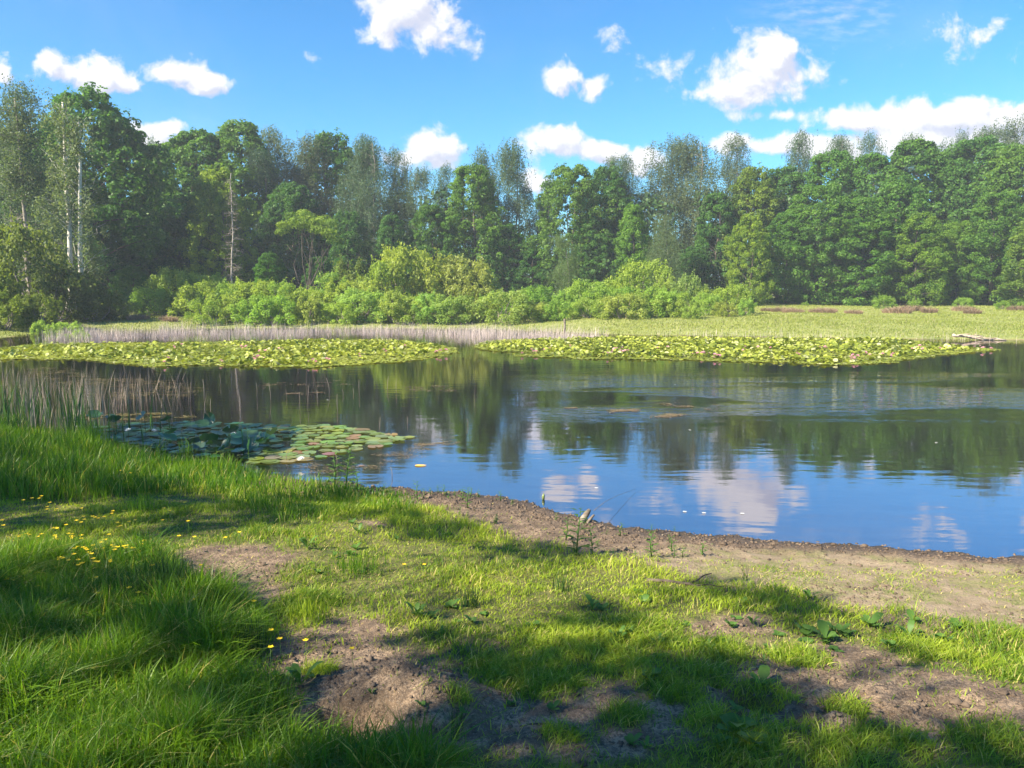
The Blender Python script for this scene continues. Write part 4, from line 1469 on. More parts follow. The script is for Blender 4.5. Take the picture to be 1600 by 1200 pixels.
for (x, y) in spots:
    left = poly_sd(np.array([x]), np.array([y]), BED_L)[0] < .1
    right_ = poly_sd(np.array([x]), np.array([y]), BED_R)[0] < .1
    if not (left or right_):
        continue
    o = link('lily_flower', pink, None, None, (x, y, rgf.uniform(.06, .15)))
    o.rotation_euler = (rgf.normal() * .3, rgf.normal() * .3, rgf.uniform(0, 6))
    o.scale = (rgf.uniform(.6, .95),) * 3
    tag(o, 'small pink water lily flower in the left far bed of pads' if left else 'small pink water lily flower in the right far bed of pads', 'water lily', 'pink lilies in the left far bed' if left else 'pink lilies in the right far bed')
    nf += 1

# near bed: individual pads
def pad_mesh(seed, mat, cup):
    rg = np.random.default_rng(seed)
    mb = MB()
    seg = 22
    th = np.linspace(.20, 2 * pi - .20, seg)
    wav = .05 * np.sin(th * 3 + rg.uniform(0, 6)) + .03 * np.sin(th * 7)
    V = [(0, 0, 0)]
    for f, c in ((.55, .25), (1, 1)):
        for k in range(seg):
            rr = f * (1 + wav[k] * f)
            V.append((cos(th[k]) * rr, sin(th[k]) * rr * .93, cup * c * (1 + 1.2 * wav[k] * 6)))
    tr = [(0, k + 1, k + 2) for k in range(seg - 1)]
    q = [(k + 1, k + 1 + seg, k + 2 + seg, k + 2) for k in range(seg - 1)]
    mb.add(V, q, tr, rg.uniform(.1, .85))
    me = mb.mesh('lily_pad', True)
    me.materials.append(mat)
    return me


PAD_LIT = [pad_mesh(600 + i, M['pad_lit'], c) for i, c in enumerate((.02, .05, .0, .03))]
PAD_SHADED = [pad_mesh(620 + i, M['pad_shaded'], c) for i, c in enumerate((.02, .22, .35, .1))]
PAD_BROWN = [pad_mesh(640, M['pad_brown'], .02)]
rg = np.random.default_rng(66)
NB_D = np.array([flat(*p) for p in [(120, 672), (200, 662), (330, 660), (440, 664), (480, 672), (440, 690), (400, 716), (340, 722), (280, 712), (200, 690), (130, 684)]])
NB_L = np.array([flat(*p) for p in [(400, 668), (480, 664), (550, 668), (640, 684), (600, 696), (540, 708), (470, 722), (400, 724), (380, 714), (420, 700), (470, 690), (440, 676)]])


def poisson(poly, rmin, nmax, rg, tries=6000):
    x0, y0 = poly.min(0)
    x1, y1 = poly.max(0)
    P_ = []
    X = np.stack([rg.uniform(x0, x1, tries), rg.uniform(y0, y1, tries)], 1)
    X = X[poly_sd(X[:, 0], X[:, 1], poly) < 0]
    for p in X:
        if len(P_) >= nmax:
            break
        if not P_ or np.min(np.sum((np.array(P_) - p) ** 2, 1)) > rmin ** 2:
            P_.append(p)
    return np.array(P_)


pd = poisson(NB_D, .135, 210, rg)
for p in pd:
    heap = np.exp(-((p[0] + 3.7) / 1.0) ** 2 - ((p[1] - 10.2) / .9) ** 2)
    up = rg.uniform() < .05 + .7 * heap
    o = link('lily_pad', PAD_SHADED[rg.integers(4)], None, None, (p[0], p[1], rg.uniform(.05, .2) if up else rg.uniform(.006, .014)))
    r = rg.uniform(.075, .125) * (1.1 if up else 1)
    o.color = (rg.uniform(.7, 1.3), rg.uniform(.8, 1.2), rg.uniform(.6, 1.1), 1)
    o.scale = (r, r, r if up else r * .3)
    o.rotation_euler = (rg.normal() * .45 if up else rg.normal() * .02, rg.normal() * .45 if up else 0, rg.uniform(0, 6.28))
    if up:
        tag(o, 'dark lily pad raised and tilted above the water in the near bed', 'lily pad', 'raised dark lily pads')
    else:
        w_ = 'far left end' if p[0] < -5.0 else ('middle' if p[0] < -3.9 else 'right part')
        h_ = 'large' if r > .1 else 'small'
        tag(o, h_ + ' flat dark lily pad in the ' + w_ + ' of the shaded near bed', 'lily pad', h_ + ' flat dark pads, ' + w_)
pl_ = poisson(NB_L, .165, 90, rg)
for p in pl_:
    br = rg.uniform() < .12
    o = link('lily_pad', PAD_BROWN[0] if br else PAD_LIT[rg.integers(4)], None, None, (p[0], p[1], rg.uniform(.006, .018)))
    r = rg.uniform(.085, .135)
    o.color = (rg.uniform(.75, 1.25), rg.uniform(.8, 1.15), rg.uniform(.5, 1.2), 1)
    o.scale = (r, r, r)
    o.rotation_euler = (rg.normal() * .015, rg.normal() * .015, rg.uniform(0, 6.28))
    if br:
        tag(o, 'reddish brown lily pad among the sunlit olive ones of the near bed', 'lily pad', 'reddish lily pads')
    else:
        w_ = 'back' if p[1] > 10.6 else 'front'
        h_ = 'large' if r > .11 else 'small'
        tag(o, h_ + ' olive lily pad at the ' + w_ + ' of the sunlit part of the near bed', 'lily pad', h_ + ' sunlit pads, ' + w_)
for (px, py) in [(572, 676), (590, 679), (625, 685), (560, 690), (605, 690), (400, 722), (423, 722)]:
    x, y = flat(px, py)
    o = link('lily_pad', PAD_LIT[0], None, None, (x, y, .008))
    o.scale = (.13, .13, .13)
    o.rotation_euler = (0, 0, px)
    tag(o, 'lone olive lily pad lying at the outer edge of the near bed', 'lily pad', 'outlying lily pads')
for (px, py) in [(122, 666), (147, 667), (240, 672), (260, 680), (332, 682), (371, 704), (393, 676), (365, 677), (470, 716), (200, 671), (322, 690)]:
    x, y = flat(px, py, .1)
    o = link('lily_flower', white_me, None, None, (x, y, .08))
    o.scale = (.62,) * 3
    o.rotation_euler = (.2, .2, px)
    tag(o, 'small white lily flower among the dark pads of the near bed', 'water lily', 'white lilies in the near bed')

# ------------------------------------------------------------------ floating weed
M['algae'] = mat_leaf('floating_weed', (0.13, 0.095, 0.05), (0.26, 0.20, 0.12), (0.36, 0.30, 0.19), .1, (1, 1, 1), .6)
M['algae_y'] = mat_leaf('yellow_weed', (0.12, 0.10, 0.035), (0.24, 0.20, 0.08), None, .1, (1, 1, 1), .6)


def mats_(name, label, polys, n, size, mat, seed, dens=.6, z=.001):
    rg = np.random.default_rng(seed)
    mb = MB()
    for poly in polys:
        p = np.array([flat(*q) for q in poly])
        x = rg.uniform(p[:, 0].min(), p[:, 0].max(), n)
        y = rg.uniform(p[:, 1].min(), p[:, 1].max(), n)
        d = poly_sd(x, y, p)
        k = (d < .02) & (rg.uniform(size=n) < dens * sstep(d, 0, -.25) * sstep(fbm(x, y * 1.8, 3.0, 5, seed, .65), -.03, .16))
        x, y = x[k], y[k]
        leaves(mb, np.stack([x, y, rg.uniform(z, z + .005, len(x))], 1), unit(np.array([0, 0, 1]) + rg.normal(size=(len(x), 3)) * .05), size * .55 * rg.uniform(.4, 1.5, len(x)), rg.uniform(0, 1, len(x)), rg, .5)
    return tag(link(name, mb.mesh(name), mat), label, 'pond weed', None, 'stuff')


mats_('floating_weed', 'thin brown floating weed in the shallows beside the near pads', [[(450, 730), (500, 718), (600, 704), (680, 690), (720, 692), (700, 706), (640, 722), (560, 742), (470, 742)], [(640, 680), (720, 684), (740, 696), (640, 700)]], 26000, .035, M['algae'], 700, .55)
mats_('open_water_weed', 'low brown mat of weed breaking the surface in the middle of the pond', [[(940, 640), (1000, 638), (1010, 645), (950, 646)], [(1015, 630), (1060, 628), (1110, 636), (1120, 642), (1060, 638)], [(1000, 648), (1050, 645), (1090, 648), (1050, 654), (1000, 653)],
                                                                                                     [(880, 637), (905, 636), (905, 639), (880, 639)]], 14000, .06, M['algae'], 701, .3, .002)
mats_('yellow_weed', 'yellowish weed spread under the reeds on the left of the pond', [[(60, 600), (150, 590), (260, 590), (330, 606), (300, 622), (200, 628), (120, 626)], [(30, 575), (110, 572), (150, 590), (40, 598)], [(110, 648), (240, 642), (330, 650), (250, 658), (120, 658)]], 30000, .055, M['algae_y'], 702, .6)
mats_('stem_weed', 'reddish scum around the thin stalks left of centre', [[(395, 600), (450, 596), (550, 593), (560, 602), (480, 606), (400, 608)], [(620, 604), (700, 600), (720, 612), (640, 614)], [(440, 613), (520, 611), (520, 616), (440, 618)]], 6000, .06, M['algae'], 703, .5)

# single stalks in open water
rg = np.random.default_rng(88)
STK = [(424, 575, 625), (468, 590, 640), (480, 570, 640), (516, 570, 615), (528, 595, 640), (562, 575, 615), (592, 635, 672), (496, 600, 622), (400, 580, 620), (450, 598, 620), (535, 600, 618), (620, 575, 612), (606, 570, 608), (553, 600, 615),
       (449, 690, 720), (523, 690, 730), (612, 720, 745), (634, 650, 662), (728, 655, 665), (345, 570, 600), (372, 690, 705), (318, 565, 625), (298, 570, 628), (330, 600, 650), (280, 580, 620)]
for (px, ty, by) in STK:
    x, y = flat(px, by)
    H = max(.12, (by - ty) / 1202 * y * .55)
    mb = MB()
    l_ = rg.normal() * .12
    mb.tube([(0, 0, -.3), (l_ * .2, 0, H * .5), (l_ * H + rg.normal() * .02, 0, H)], [.0045, .004, .002], 5, rg.uniform(.3, .9))
    o = link('reed_stalk', mb.mesh('reed_stalk', True), M['reed_near'], None, (x, y, 0))
    tag(o, 'single thin dry stalk standing out of the open water left of centre', 'reed stalk', 'single dry stalks in open water')

# ------------------------------------------------------------------ small plants on the bank
def weed_mesh(seed, nl=7, L=.11, W=.038, up=(.2, .9)):
    rg = np.random.default_rng(seed)
    mb = MB()
    for k in range(nl):
        a = 2 * pi * k / nl + rg.uniform(-.4, .4)
        l = L * rg.uniform(.6, 1.2)
        w = W * rg.uniform(.7, 1.2)
        u = rg.uniform(*up)
        t = np.array([0, .15, .4, .7, .9, 1.0])
        ww = np.array([.12, .35, 1.0, .85, .4, .02]) * w
        dr = np.array([cos(a), sin(a), 0])
        sd = np.array([-sin(a), cos(a), 0])
        c = dr * (l * t)[:, None] + np.array([0, 0, 1]) * (l * u * np.sin(t * 1.9))[:, None]
        V = np.concatenate([c - sd * ww[:, None] + [0, 0, .18 * w], c, c + sd * ww[:, None] + [0, 0, .18 * w]])
        q = [(i, i + 1, 6 + i + 1, 6 + i) for i in range(5)] + [(6 + i, 6 + i + 1, 12 + i + 1, 12 + i) for i in range(5)]
        mb.add(V, q, None, rg.uniform(.1, .85))
    me = mb.mesh('broadleaf_weed', True)
    me.materials.append(M['weed'])
    return me


WEED = [weed_mesh(800, 7), weed_mesh(801, 5, .14, .03, (.6, 1.3)), weed_mesh(802, 9, .09, .04, (.1, .5)), weed_mesh(803, 6, .12, .045, (.3, .9))]
rg = np.random.default_rng(99)


def weed(px, py, s, k, label, group=None):
    x, y = G(px, py)
    s *= .62
    o = link('broadleaf_weed', WEED[k], None, None, (x, y, hz(x, y)))
    o.scale = (s, s, s)
    o.rotation_euler = (0, 0, rg.uniform(0, 6.28))
    tag(o, label, 'weed', group)


weed(470, 1072, 1.25, 1, 'upright bright leafed dock at the left rim of the burrow')
weed(442, 1068, .8, 1, 'smaller dock beside the grass left of the burrow')
weed(480, 860, 1.1, 1, 'pale broad dock leaves in the sunny turf left of centre')
weed(560, 835, .8, 1, 'small dock near the little bare spot in the turf')
weed(320, 985, 1.0, 1, 'pointed dock leaf standing in the long grass on the left')
weed(830, 985, .9, 0, 'plantain in the half shaded turf in the middle')
weed(650, 965, 1.0, 1, 'upright plantain in the turf right above the burrow')
weed(1015, 1065, 1.0, 0, 'broad plantain on bare soil beside the central tuft')
weed(1290, 1000, 1.1, 3, 'large blue green plantain at the shaded turf edge on the right')
weed(1260, 1005, .9, 2, 'flat plantain just left of the large blue green one')
weed(1150, 1150, 1.3, 3, 'large leafy dock clump at the bottom right of centre')
weed(1180, 1175, 1.2, 0, 'second leafy dock clump at the bottom edge right of centre')
weed(1205, 1160, 1.1, 2, 'third leafy dock beside the bottom dock clumps')
weed(1190, 1075, 1.0, 3, 'plantain growing at the rim of the small right hand hollow')
weed(1360, 980, 1.0, 3, 'broad leafed weed in the sunny grass strip on the right')
weed(1470, 1000, 1.1, 0, 'broad leafed weed at the right end of the sunny grass strip')
weed(1420, 995, 1.0, 1, 'pointed weed in the middle of the right sunny grass strip')
for k in range(46):
    px, py = rg.uniform(640, 1500), rg.uniform(925, 1020)
    if 1300 < px and py < 950:
        continue
    weed(px, py, rg.uniform(.45, .85), rg.integers(4), 'small broad leafed weed among the patchy turf in the foreground', 'small weeds in the turf')
for k in range(26):
    weed(rg.uniform(560, 1250), rg.uniform(1010, 1180), rg.uniform(.3, .6), rg.integers(4), 'tiny broad leafed seedling on the shaded bare soil', 'seedlings on the bare soil')
for k in range(14):
    weed(rg.uniform(420, 700), rg.uniform(800, 900), rg.uniform(.35, .7), rg.integers(4), 'small weed in the sunny turf near the pond corner', 'small weeds near the pond corner')


def herb_mesh(seed, H=.28, nl=22):
    rg = np.random.default_rng(seed)
    mb = MB()
    mb.tube([(0, 0, -.02), (.01, 0, H * .5), (0.0, .01, H)], [.004, .003, .0015], 5, .3)
    for k in range(nl):
        t = (k + 1) / nl
        a = k * 2.4
        l = .055 * (1.25 - .6 * t) * rg.uniform(.8, 1.2) * (H / .28) ** .5
        dr = np.array([cos(a), sin(a), .55])
        sd = np.array([-sin(a), cos(a), 0])
        b = np.array([0, 0, H * t])
        w = l * .16
        mb.add([b, b + dr * l * .45 + sd * w, b + dr * l + [0, 0, -l * .25], b + dr * l * .45 - sd * w], [(0, 1, 2, 3)], None, rg.uniform(.3, .88))
    me = mb.mesh('willow_herb', False)
    me.materials.append(M['weed'])
    return me


HERB = [herb_mesh(850), herb_mesh(851, .2, 16), herb_mesh(852, .12, 11)]


def herb(px, py, s, k, label, group=None):
    x, y = G(px, py)
    x_, y_ = x, y
    o = link('leafy_herb', HERB[k], None, None, (x_, y_, max(hz(x_, y_), -.03)))
    o.scale = (s * 1.4, s * 1.4, s)
    o.rotation_euler = (rg.normal() * .08, rg.normal() * .08, rg.uniform(0, 6.28))
    tag(o, label, 'leafy plant', group)


herb(900, 872, 1.3, 0, 'tallest leafy herb growing beside the stump at the water edge')
herb(884, 845, 1.0, 1, 'leafy herb just left of the tallest one by the stump')
herb(926, 868, .8, 0, 'bushy herb just right of the tallest one by the stump')
herb(898, 870, .8, 1, 'low herb in front of the tallest one by the stump')
herb(970, 836, .9, 2, 'small pale herb on the mud right of the stump')
herb(1018, 872, 1.0, 1, 'pale leafy herb where the mud meets the sand')
herb(1050, 862, 1.0, 2, 'low spreading herb at the start of the sandy bank')
herb(1098, 866, .9, 2, 'dark small herb alone on the sandy bank')
herb(540, 766, 1.7, 0, 'bushy dark green herb at the pond corner by the floating weed')
herb(522, 764, 1.4, 0, 'second bushy herb left beside the one at the pond corner')
herb(556, 768, 1.2, 1, 'third herb right beside the one at the pond corner')
herb(652, 780, 1.0, 1, 'blue green herb on the mud edge below the open water')
herb(730, 795, 1.0, 1, 'leafy herb on the mud bank halfway to the stump')
herb(718, 808, .8, 2, 'darker low herb below the one on the mud bank')
for k, (px, py) in enumerate([(575, 770), (600, 768), (610, 772), (672, 772), (684, 770), (694, 774), (700, 778), (712, 776), (722, 780), (735, 776), (748, 778), (782, 784), (660, 778), (590, 776), (560, 778), (800, 790), (640, 785)]):
    herb(px, py, rg.uniform(.6, 1.0), 2, 'tiny fresh green seedling along the muddy water edge', 'seedlings along the water edge')
for k in range(22):
    herb(rg.uniform(700, 1080), rg.uniform(805, 880), rg.uniform(.4, .7), 2, 'scattered small seedling on the brown mud bank', 'seedlings on the mud bank')

# rush tufts
def rush(px, py, n, h, r, label, seed, mat='rush'):
    rg = np.random.default_rng(seed)
    x, y = G(px, py)
    mb = MB()
    rt = rg.normal(size=(n, 2)) * r
    Z = height(x + rt[:, 0], y + rt[:, 1]) - hz(x, y)
    blades(mb, np.stack([rt[:, 0], rt[:, 1], Z - .01], 1), h * rg.uniform(.55, 1.1, n), rg.uniform(.0028, .0045, n), rg.uniform(0, .35, n), rg.uniform(0, .88, n), rg, wind=(0, 0))
    o = link('rush_tuft', mb.mesh('rush_tuft'), M[mat], None, (x, y, hz(x, y)))
    tag(o, label, 'rush tuft')


rush(262, 945, 190, .36, .075, 'dark upright rush tuft between the buttercups and the bare sand patch', 1)
rush(230, 950, 110, .32, .08, 'second rush tuft left of the one by the bare sand patch', 2)
rush(392, 1022, 90, .24, .045, 'slim dark rush tuft at the edge of the long grass left of the burrow', 3)
rush(525, 1140, 60, .20, .05, 'thin rush tuft leaning over the dark side of the burrow', 4, 'grass')
rush(715, 1155, 26, .17, .02, 'few dark rush stems right of the burrow', 5)
rush(735, 950, 50, .15, .03, 'dark blue green grass tuft in the half shaded turf', 6)
rush(560, 890, 160, .16, .09, 'bright green grass tuft in the sunny turf', 7, 'grass')
rush(480, 965, 140, .15, .06, 'bright pale grass tuft on bare soil above the burrow', 8, 'turf')
rush(880, 925, 40, .14, .04, 'small dark tuft in the bright sunny turf', 9)
rush(1165, 905, 12, .16, .015, 'few thin rush stems by the long fallen stick', 10)
rush(85, 960, 120, .26, .1, 'rush tuft in the shaded long grass near the left edge', 11, 'grass')
rush(220, 800, 120, .24, .08, 'bright tuft rising from the shaded turf on the left', 12, 'grass')
rush(290, 720, 60, .38, .05, 'tall bright tuft at the water edge in front of the dark pads', 13, 'grass')

# buttercups
fm = MB()
rgb = np.random.default_rng(5)
for k in range(5):
    a = 2 * pi * k / 5
    d_ = np.array([cos(a), sin(a), .45])
    s_ = np.array([-sin(a), cos(a), 0])
    fm.add([(0, 0, 0), d_ * .007 + s_ * .0055, d_ * .0125, d_ * .007 - s_ * .0055], [(0, 1, 2, 3)], None, .5)
petals = fm.mesh('petals')
petals.materials.append(M['yellow'])
fm = MB()
fm.tube([(0, 0, -.18), (.004, 0, -.09), (0, 0, 0)], [.0012, .0012, .001], 4, .4)
stem_me = fm.mesh('stem')
stem_me.materials.append(M['weed'])
BC = [(87, 853), (123, 870), (135, 872), (152, 868), (180, 866), (205, 868), (222, 858), (160, 864), (195, 872), (124, 890), (130, 893), (148, 890), (95, 885), (100, 888), (174, 888), (155, 896), (112, 868), (140, 875), (186, 870), (210, 872),
      (33, 846), (43, 845), (88, 848), (113, 848), (128, 849), (166, 851), (50, 814), (38, 790), (75, 798), (85, 828), (130, 812), (133, 817), (146, 818), (164, 815), (178, 812), (195, 806), (90, 833), (108, 837), (114, 838), (128, 825), (180, 825),
      (190, 829), (203, 820), (255, 824), (205, 740), (190, 741), (5, 825), (90, 800), (75, 807), (62, 782), (295, 827), (257, 800), (290, 796), (345, 780), (25, 848), (60, 842), (353, 849), (375, 849), (305, 852), (281, 853),
      (155, 940), (204, 942), (218, 948), (152, 912), (285, 931), (304, 960), (315, 905), (425, 1013), (438, 1013), (424, 1026), (478, 1015), (551, 1046), (640, 985), (663, 893), (632, 898), (373, 993), (398, 955), (328, 904), (240, 905), (60, 925), (12, 912)]
def BCL(py):
    if py < 800:
        return 'yellow buttercup in the shaded turf just below the tall bank grass'
    if py < 845:
        return 'yellow buttercup scattered in the dim turf behind the bright flower patch'
    if py < 880:
        return 'yellow buttercup crowded in the bright flower patch on the left'
    return 'yellow buttercup rising out of the long lush grass on the left'


for (px, py) in BC:
    for rep in range(2 if py < 900 and px < 260 else 1):
        x, y = G(px + rgb.normal() * 5 * rep, py + 14 + rgb.normal() * 3 * rep)
        o = thing('buttercup', BCL(py) if px < 420 else 'yellow buttercup flower near the bare soil of the burrow', 'buttercup', (x, y, hz(x, y) + rgb.uniform(.09, .15)), rgb.uniform(0, 6), (1.35, 1.35, 1), 'buttercups ' + BCL(py)[17:] if px < 420 else 'buttercups near the burrow')
        for nm, me_ in (('petals', petals), ('stem', stem_me)):
            c_ = bpy.data.objects.new(nm, me_)
            COL.objects.link(c_)
            c_.parent = o

# ------------------------------------------------------------------ wood lying about
M['deadwood'] = mat_plain('weathered_wood', (0.11, 0.085, 0.065), (0.26, 0.215, 0.175), 14, stretch=(1, 1, 1))
M['palewood'] = mat_plain('bleached_wood', (0.26, 0.19, 0.15), (0.46, 0.37, 0.29), 6)
M['darkwood'] = mat_plain('dark_twig', (0.045, 0.035, 0.03), (0.11, 0.085, 0.065), 20)


def stick(name, label, cat, pts_px, rad, mat, lift=.01, forks=(), seed=1, frompond=False):
    rg = np.random.default_rng(seed)
    P_ = []
    for i, p in enumerate(pts_px):
        x, y = G(p[0], p[1]) if len(p) < 3 else flat(p[0], p[1], p[2])
        z = (max(hz(x, y), 0) + lift) if len(p) < 3 else p[2]
        P_.append((x, y, z))
    P_ = np.array(P_)
    t = np.linspace(0, 1, len(P_))
    tt = np.linspace(0, 1, 10)
    pp = np.stack([np.interp(tt, t, P_[:, k]) for k in range(3)], 1)
    pp[1:-1] += rg.normal(size=(8, 3)) * rad * .45
    base = pp[0].copy()
    mb = MB()
    mb.tube(pp - base, rad * (1 - .55 * tt) * (1 + .12 * rg.normal(size=10)), 8)
    for (f, dv, r_) in forks:
        a = np.array([np.interp(f, tt, pp[:, k]) for k in range(3)]) - base
        limb(mb, rg, a, a + np.array(dv), r_, r_ * .5, .02)
    o = link(name, mb.mesh(name, True), M[mat], None, tuple(base))
    tag(o, label, cat)
    return o


stick('fallen_stick', 'long grey fallen stick lying in the sunny grass in the middle', 'stick', [(1010, 912), (1060, 914), (1100, 920), (1165, 932)],   .014, 'darkwood', .01, [(.35, (.25, .10, .03), .008), (.5, (.2, -.06, .02), .006)], 3)
# stump at the water edge
sx, sy = flat(903, 818, .02)
o = thing('driftwood_stump', 'broken grey driftwood stump sticking up at the water edge', 'driftwood', (sx, sy, 0))
mb = MB()
mb.tube([(0, -.05, -.06), (.03, 0, .04), (.085, .03, .105), (.115, .05, .14)], [.034, .032, .028, .017], 10)
link('main_piece', mb.mesh('main_piece', True), M['deadwood'], o)
mb = MB()
mb.tube([(.04, -.03, -.04), (.10, 0, .045), (.155, .02, .10)], [.017, .015, .010], 8)
link('side_piece', mb.mesh('side_piece', True), M['deadwood'], o)
stick('arched_twig', 'thin pale twig arching out over the water from the stump', 'twig', [(928, 798, .13), (945, 784, .13), (965, 774, .09), (993, 764, .02)], .0028, 'deadwood', 0, (), 4)
stick('mud_twig', 'short dark twig lying on the sandy bank', 'twig', [(1162, 855), (1184, 856)], .009, 'darkwood', .006, (), 5)
stick('soil_twig', 'dark thin twig on the shaded soil right of the burrow', 'twig', [(812, 1137), (850, 1130), (888, 1139)], .004, 'darkwood', .006, (), 6)
stick('slope_twig', 'short dark twig on the shaded slope at lower right', 'twig', [(1300, 1138), (1316, 1136)], .005, 'darkwood', .006, (), 7)
stick('left_slope_twig', 'dark twig left of the rough ground at lower right', 'twig', [(1238, 1113), (1260, 1114)], .005, 'darkwood', .006, (), 8)
stick('shore_stick', 'small pale stick by the mud edge below the pond', 'twig', [(1035, 837), (1052, 834)], .008, 'deadwood', .01, (), 9)
# fallen log far right
def wpt(px, py, z):
    x, y = flat(px, py, z)
    return (px, py, z)
stick('fallen_log', 'pale fallen trunk lying half in the water at the far right shore', 'log', [(1488, 523.5, .22), (1520, 526, .15), (1572, 532, .0)], .08, 'palewood', 0, [(.2, (1.2, .3, -.05), .04), (.1, (.5, -.2, .1), .03), (.5, (.9, -.3, .0), .03)], 10)
# post in the far reeds
x, y = flat(882, 522)
mb = MB()
mb.tube([(0, 0, -.4), (.01, 0, .3), (0.0, 0, .74), (0, 0, .78)], [.06, .058, .055, .045], 10)
tag(link('wooden_post', mb.mesh('wooden_post', True), M['deadwood'], None, (x, y, 0)), 'short weathered post standing at the end of the dry reeds', 'post')
# floating leaves and flecks
def floater(name, label, cat, px, py, r, mat, grp=None):
    x, y = flat(px, py)
    o = link(name, PAD_LIT[3].copy(), None, None, (x, y, .006))
    o.data.materials.clear()
    o.data.materials.append(M[mat])
    o.scale = (r, r * .7, r)
    tag(o, label, cat, grp)


floater('floating_leaf', 'bright orange leaf floating near the pond corner', 'leaf', 657, 728, .075, 'orange')
floater('floating_leaf', 'small reddish leaf floating left of the orange one', 'leaf', 565, 728, .045, 'pad_brown')
for px, py in [(1160, 803), (932, 763), (1070, 800), (1100, 802), (1463, 692), (1078, 672), (1055, 601), (512, 625)]:
    floater('water_fleck', 'tiny pale fleck floating on the open water', 'leaf', px, py, .022, 'petal_white', 'pale flecks on the water')
x, y = flat(849, 778, .02)
mb = MB()
mb.tube([(0, 0, -.02), (0, 0, .03), (0.004, 0, .06)], [.012, .016, .003], 8)
tag(link('pale_bud', mb.mesh('pale_bud', True), M['pad_lit'], None, (x, y, .01)), 'pale green bud poking out of the blue water near the mud', 'water plant')

# brown sedge tussocks on the right meadow, dark bank on the left
def sedge_mesh(seed):
    rg = np.random.default_rng(seed)
    mb = MB()
    n = 800
    a = rg.uniform(0, 2 * pi, n)
    r = np.sqrt(rg.uniform(0, 1, n))
    blades(mb, np.stack([np.cos(a) * r * .7, np.sin(a) * r * .5, np.zeros(n)], 1), rg.uniform(.25, .6, n) * (1.1 - .5 * r), .02, rg.uniform(.1, .9, n), rg.uniform(0, 1, n), rg, ang=a, wind=(0, 0))
    me = mb.mesh('sedge_tussock')
    me.materials.append(M['sedge'])
    return me


SED = [sedge_mesh(5), sedge_mesh(6)]
rg = np.random.default_rng(31)
for k, px in enumerate([1198, 1224, 1240, 1285, 1292, 1334, 1402, 1412, 1424, 1452, 1506, 1520, 1590, 215, 262]):
    D = rg.uniform(53, 58) if px > 400 else 49
    d = pix_dir(px, 480)
    x = d[0] / d[1] * D
    o = link('sedge_tussock', SED[k % 2], None, None, (x, D, hz(x, D) - .03))
    s = rg.uniform(.7, 1.15)
    o.scale = (s * 1.3, s, s * 1.05)
    o.rotation_euler = (0, 0, rg.uniform(0, 6))
    tag(o, 'brown dry sedge tussock in the row across the right meadow' if px > 400 else 'brown dry tussock in the grassy gap left of the willow scrub', 'sedge tussock', 'tussocks on the right meadow' if px > 400 else 'tussocks in the left gap')

# mud crumbs and litter
rg = np.random.default_rng(41)
n = 130000
x = rg.uniform(-3, 8, n)
y = rg.uniform(2.2, 9.5, n)
mk = masks(x, y)
mudness = sstep(mk['s'], -.1, .1) * sstep(mk['s'], 1.3, .3) * (1 - .8 * mk['sand']) * .5
soil = (y < 5.2) * (1 - np.maximum.reduce([mk['tall'], mk['mid'], mk['tuft'], mk['low']])) * .5 * sstep(fbm(x, y, 3.2, 3, 90), -.15, .15)
rough = .9 * np.exp(-((x - ROUGH[0]) / .55) ** 2 - ((y - ROUGH[1]) / .22) ** 2) + 1.0 * np.exp(-((x - CLODB[0]) / .32) ** 2 - ((y - CLODB[1]) / .15) ** 2)
k = rg.uniform(size=n) < np.clip(mudness + soil + rough, 0, 1)
x, y = x[k], y[k]
print('crumbs', len(x))
z = height(x, y)
n = len(x)
s = (.003 + .012 * rg.uniform(size=n) ** 2.2) * np.where(rg.uniform(size=n) < .03, 2.0, 1) * (.7 + .06 * y)
oc = np.array([(1, 0, 0), (0, 1, 0), (-1, 0, 0), (0, -1, 0), (0, 0, .8), (0, 0, -.6), (.6, .6, .45), (-.6, .55, .4), (-.55, -.6, .45), (.6, -.55, .4)])
of = np.array([(0, 6, 4), (6, 1, 4), (1, 7, 4), (7, 2, 4), (2, 8, 4), (8, 3, 4), (3, 9, 4), (9, 0, 4), (0, 1, 6), (1, 2, 7), (2, 3, 8), (3, 0, 9)])
V = np.stack([x, y, z + s * .2], 1)[:, None] + s[:, None, None] * oc[None] * rg.uniform(.6, 1.35, (n, 10, 1))
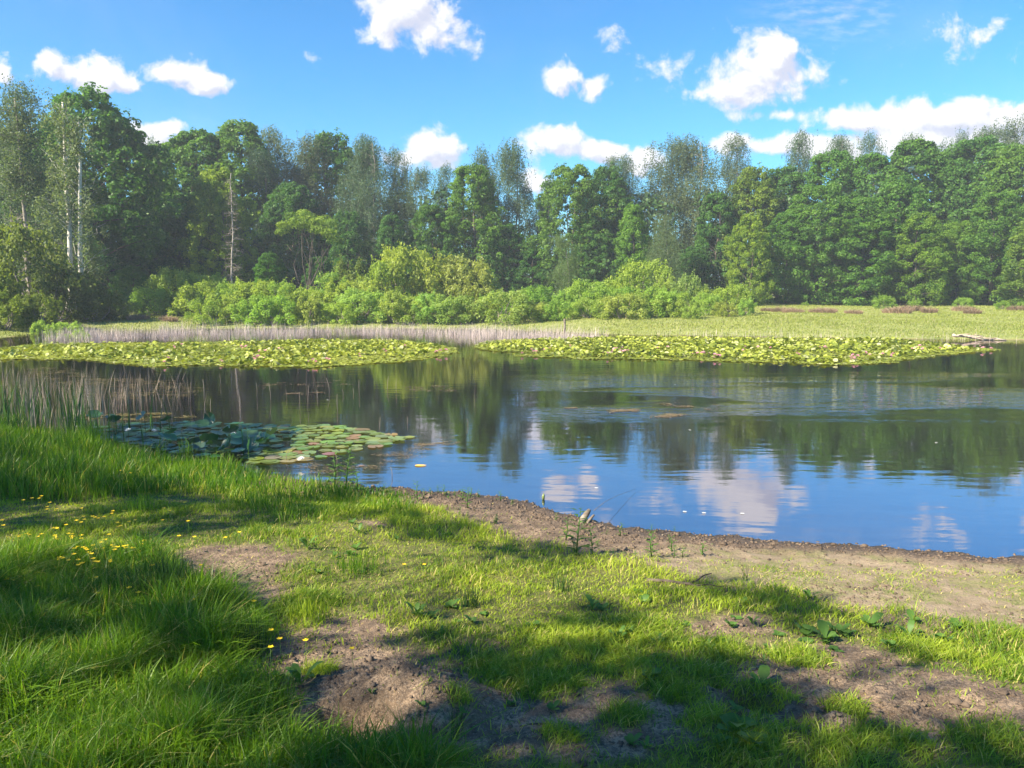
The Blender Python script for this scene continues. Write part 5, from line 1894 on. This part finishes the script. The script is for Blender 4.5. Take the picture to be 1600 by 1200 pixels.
F_ = (np.arange(n) * 10)[:, None, None] + of[None]
me = mesh_np('mud_crumbs', V.reshape(-1, 3), [F_.reshape(-1, 3)], {'var': np.repeat(rg.uniform(size=n), 10)})
M['crumb'] = mat_plain('mud_crumb', (0.065, 0.047, 0.036), (0.15, 0.11, 0.08), 9, .9)
tag(link('mud_crumbs', me, M['crumb']), 'loose dark crumbs of mud on the bank and round the burrow', 'mud', None, 'stuff')
n = 22000
x = rg.uniform(-2.5, 6, n)
y = rg.uniform(2.3, 8.5, n)
mk = masks(x, y)
k = (rg.uniform(size=n) < (1 - mk['tall']) * .5) & (mk['s'] > .3)
x, y = x[k], y[k]
mb = MB()
leaves(mb, np.stack([x, y, height(x, y) + .004], 1), unit(np.array([0, 0, 1]) + rg.normal(size=(len(x), 3)) * .35), rg.uniform(.006, .026, len(x)), rg.uniform(0, 1, len(x)) ** 1.6, rg, .22)
M['litter'] = mat_leaf('leaf_litter', (0.05, 0.035, 0.025), (0.20, 0.14, 0.085), (0.42, 0.34, 0.24), .1, (1, 1, 1), .7)
tag(link('leaf_litter', mb.mesh('leaf_litter'), M['litter']), 'scraps of dead leaves and bark scattered on the ground', 'leaf litter', None, 'stuff')

# ------------------------------------------------------------------ haze volume added mostly in place of lens glare, lifts the darks
m, nt = mat_new('glare_haze')
pv_ = nt.new('ShaderNodeVolumePrincipled')
pv_.inputs['Color'].default_value = (0.80, 0.88, 1.0, 1)
pv_.inputs['Density'].default_value = 0.0008
o_ = nt.new('ShaderNodeOutputMaterial')
nt.l.new(pv_.outputs[0], o_.inputs['Volume'])
V = np.array([(a, b, c) for a in (-1000, 1000) for b in (-70, 1300) for c in (-2.2, 32)], float)
Fh = np.array([(0, 1, 3, 2), (4, 6, 7, 5), (0, 4, 5, 1), (2, 3, 7, 6), (0, 2, 6, 4), (1, 5, 7, 3)])
tag(link('haze', mesh_np('haze', V, [Fh]), m), 'thin bluish haze added over the pond in place of lens glare', None, None, 'stuff')
S.cycles.volume_bounces = 0
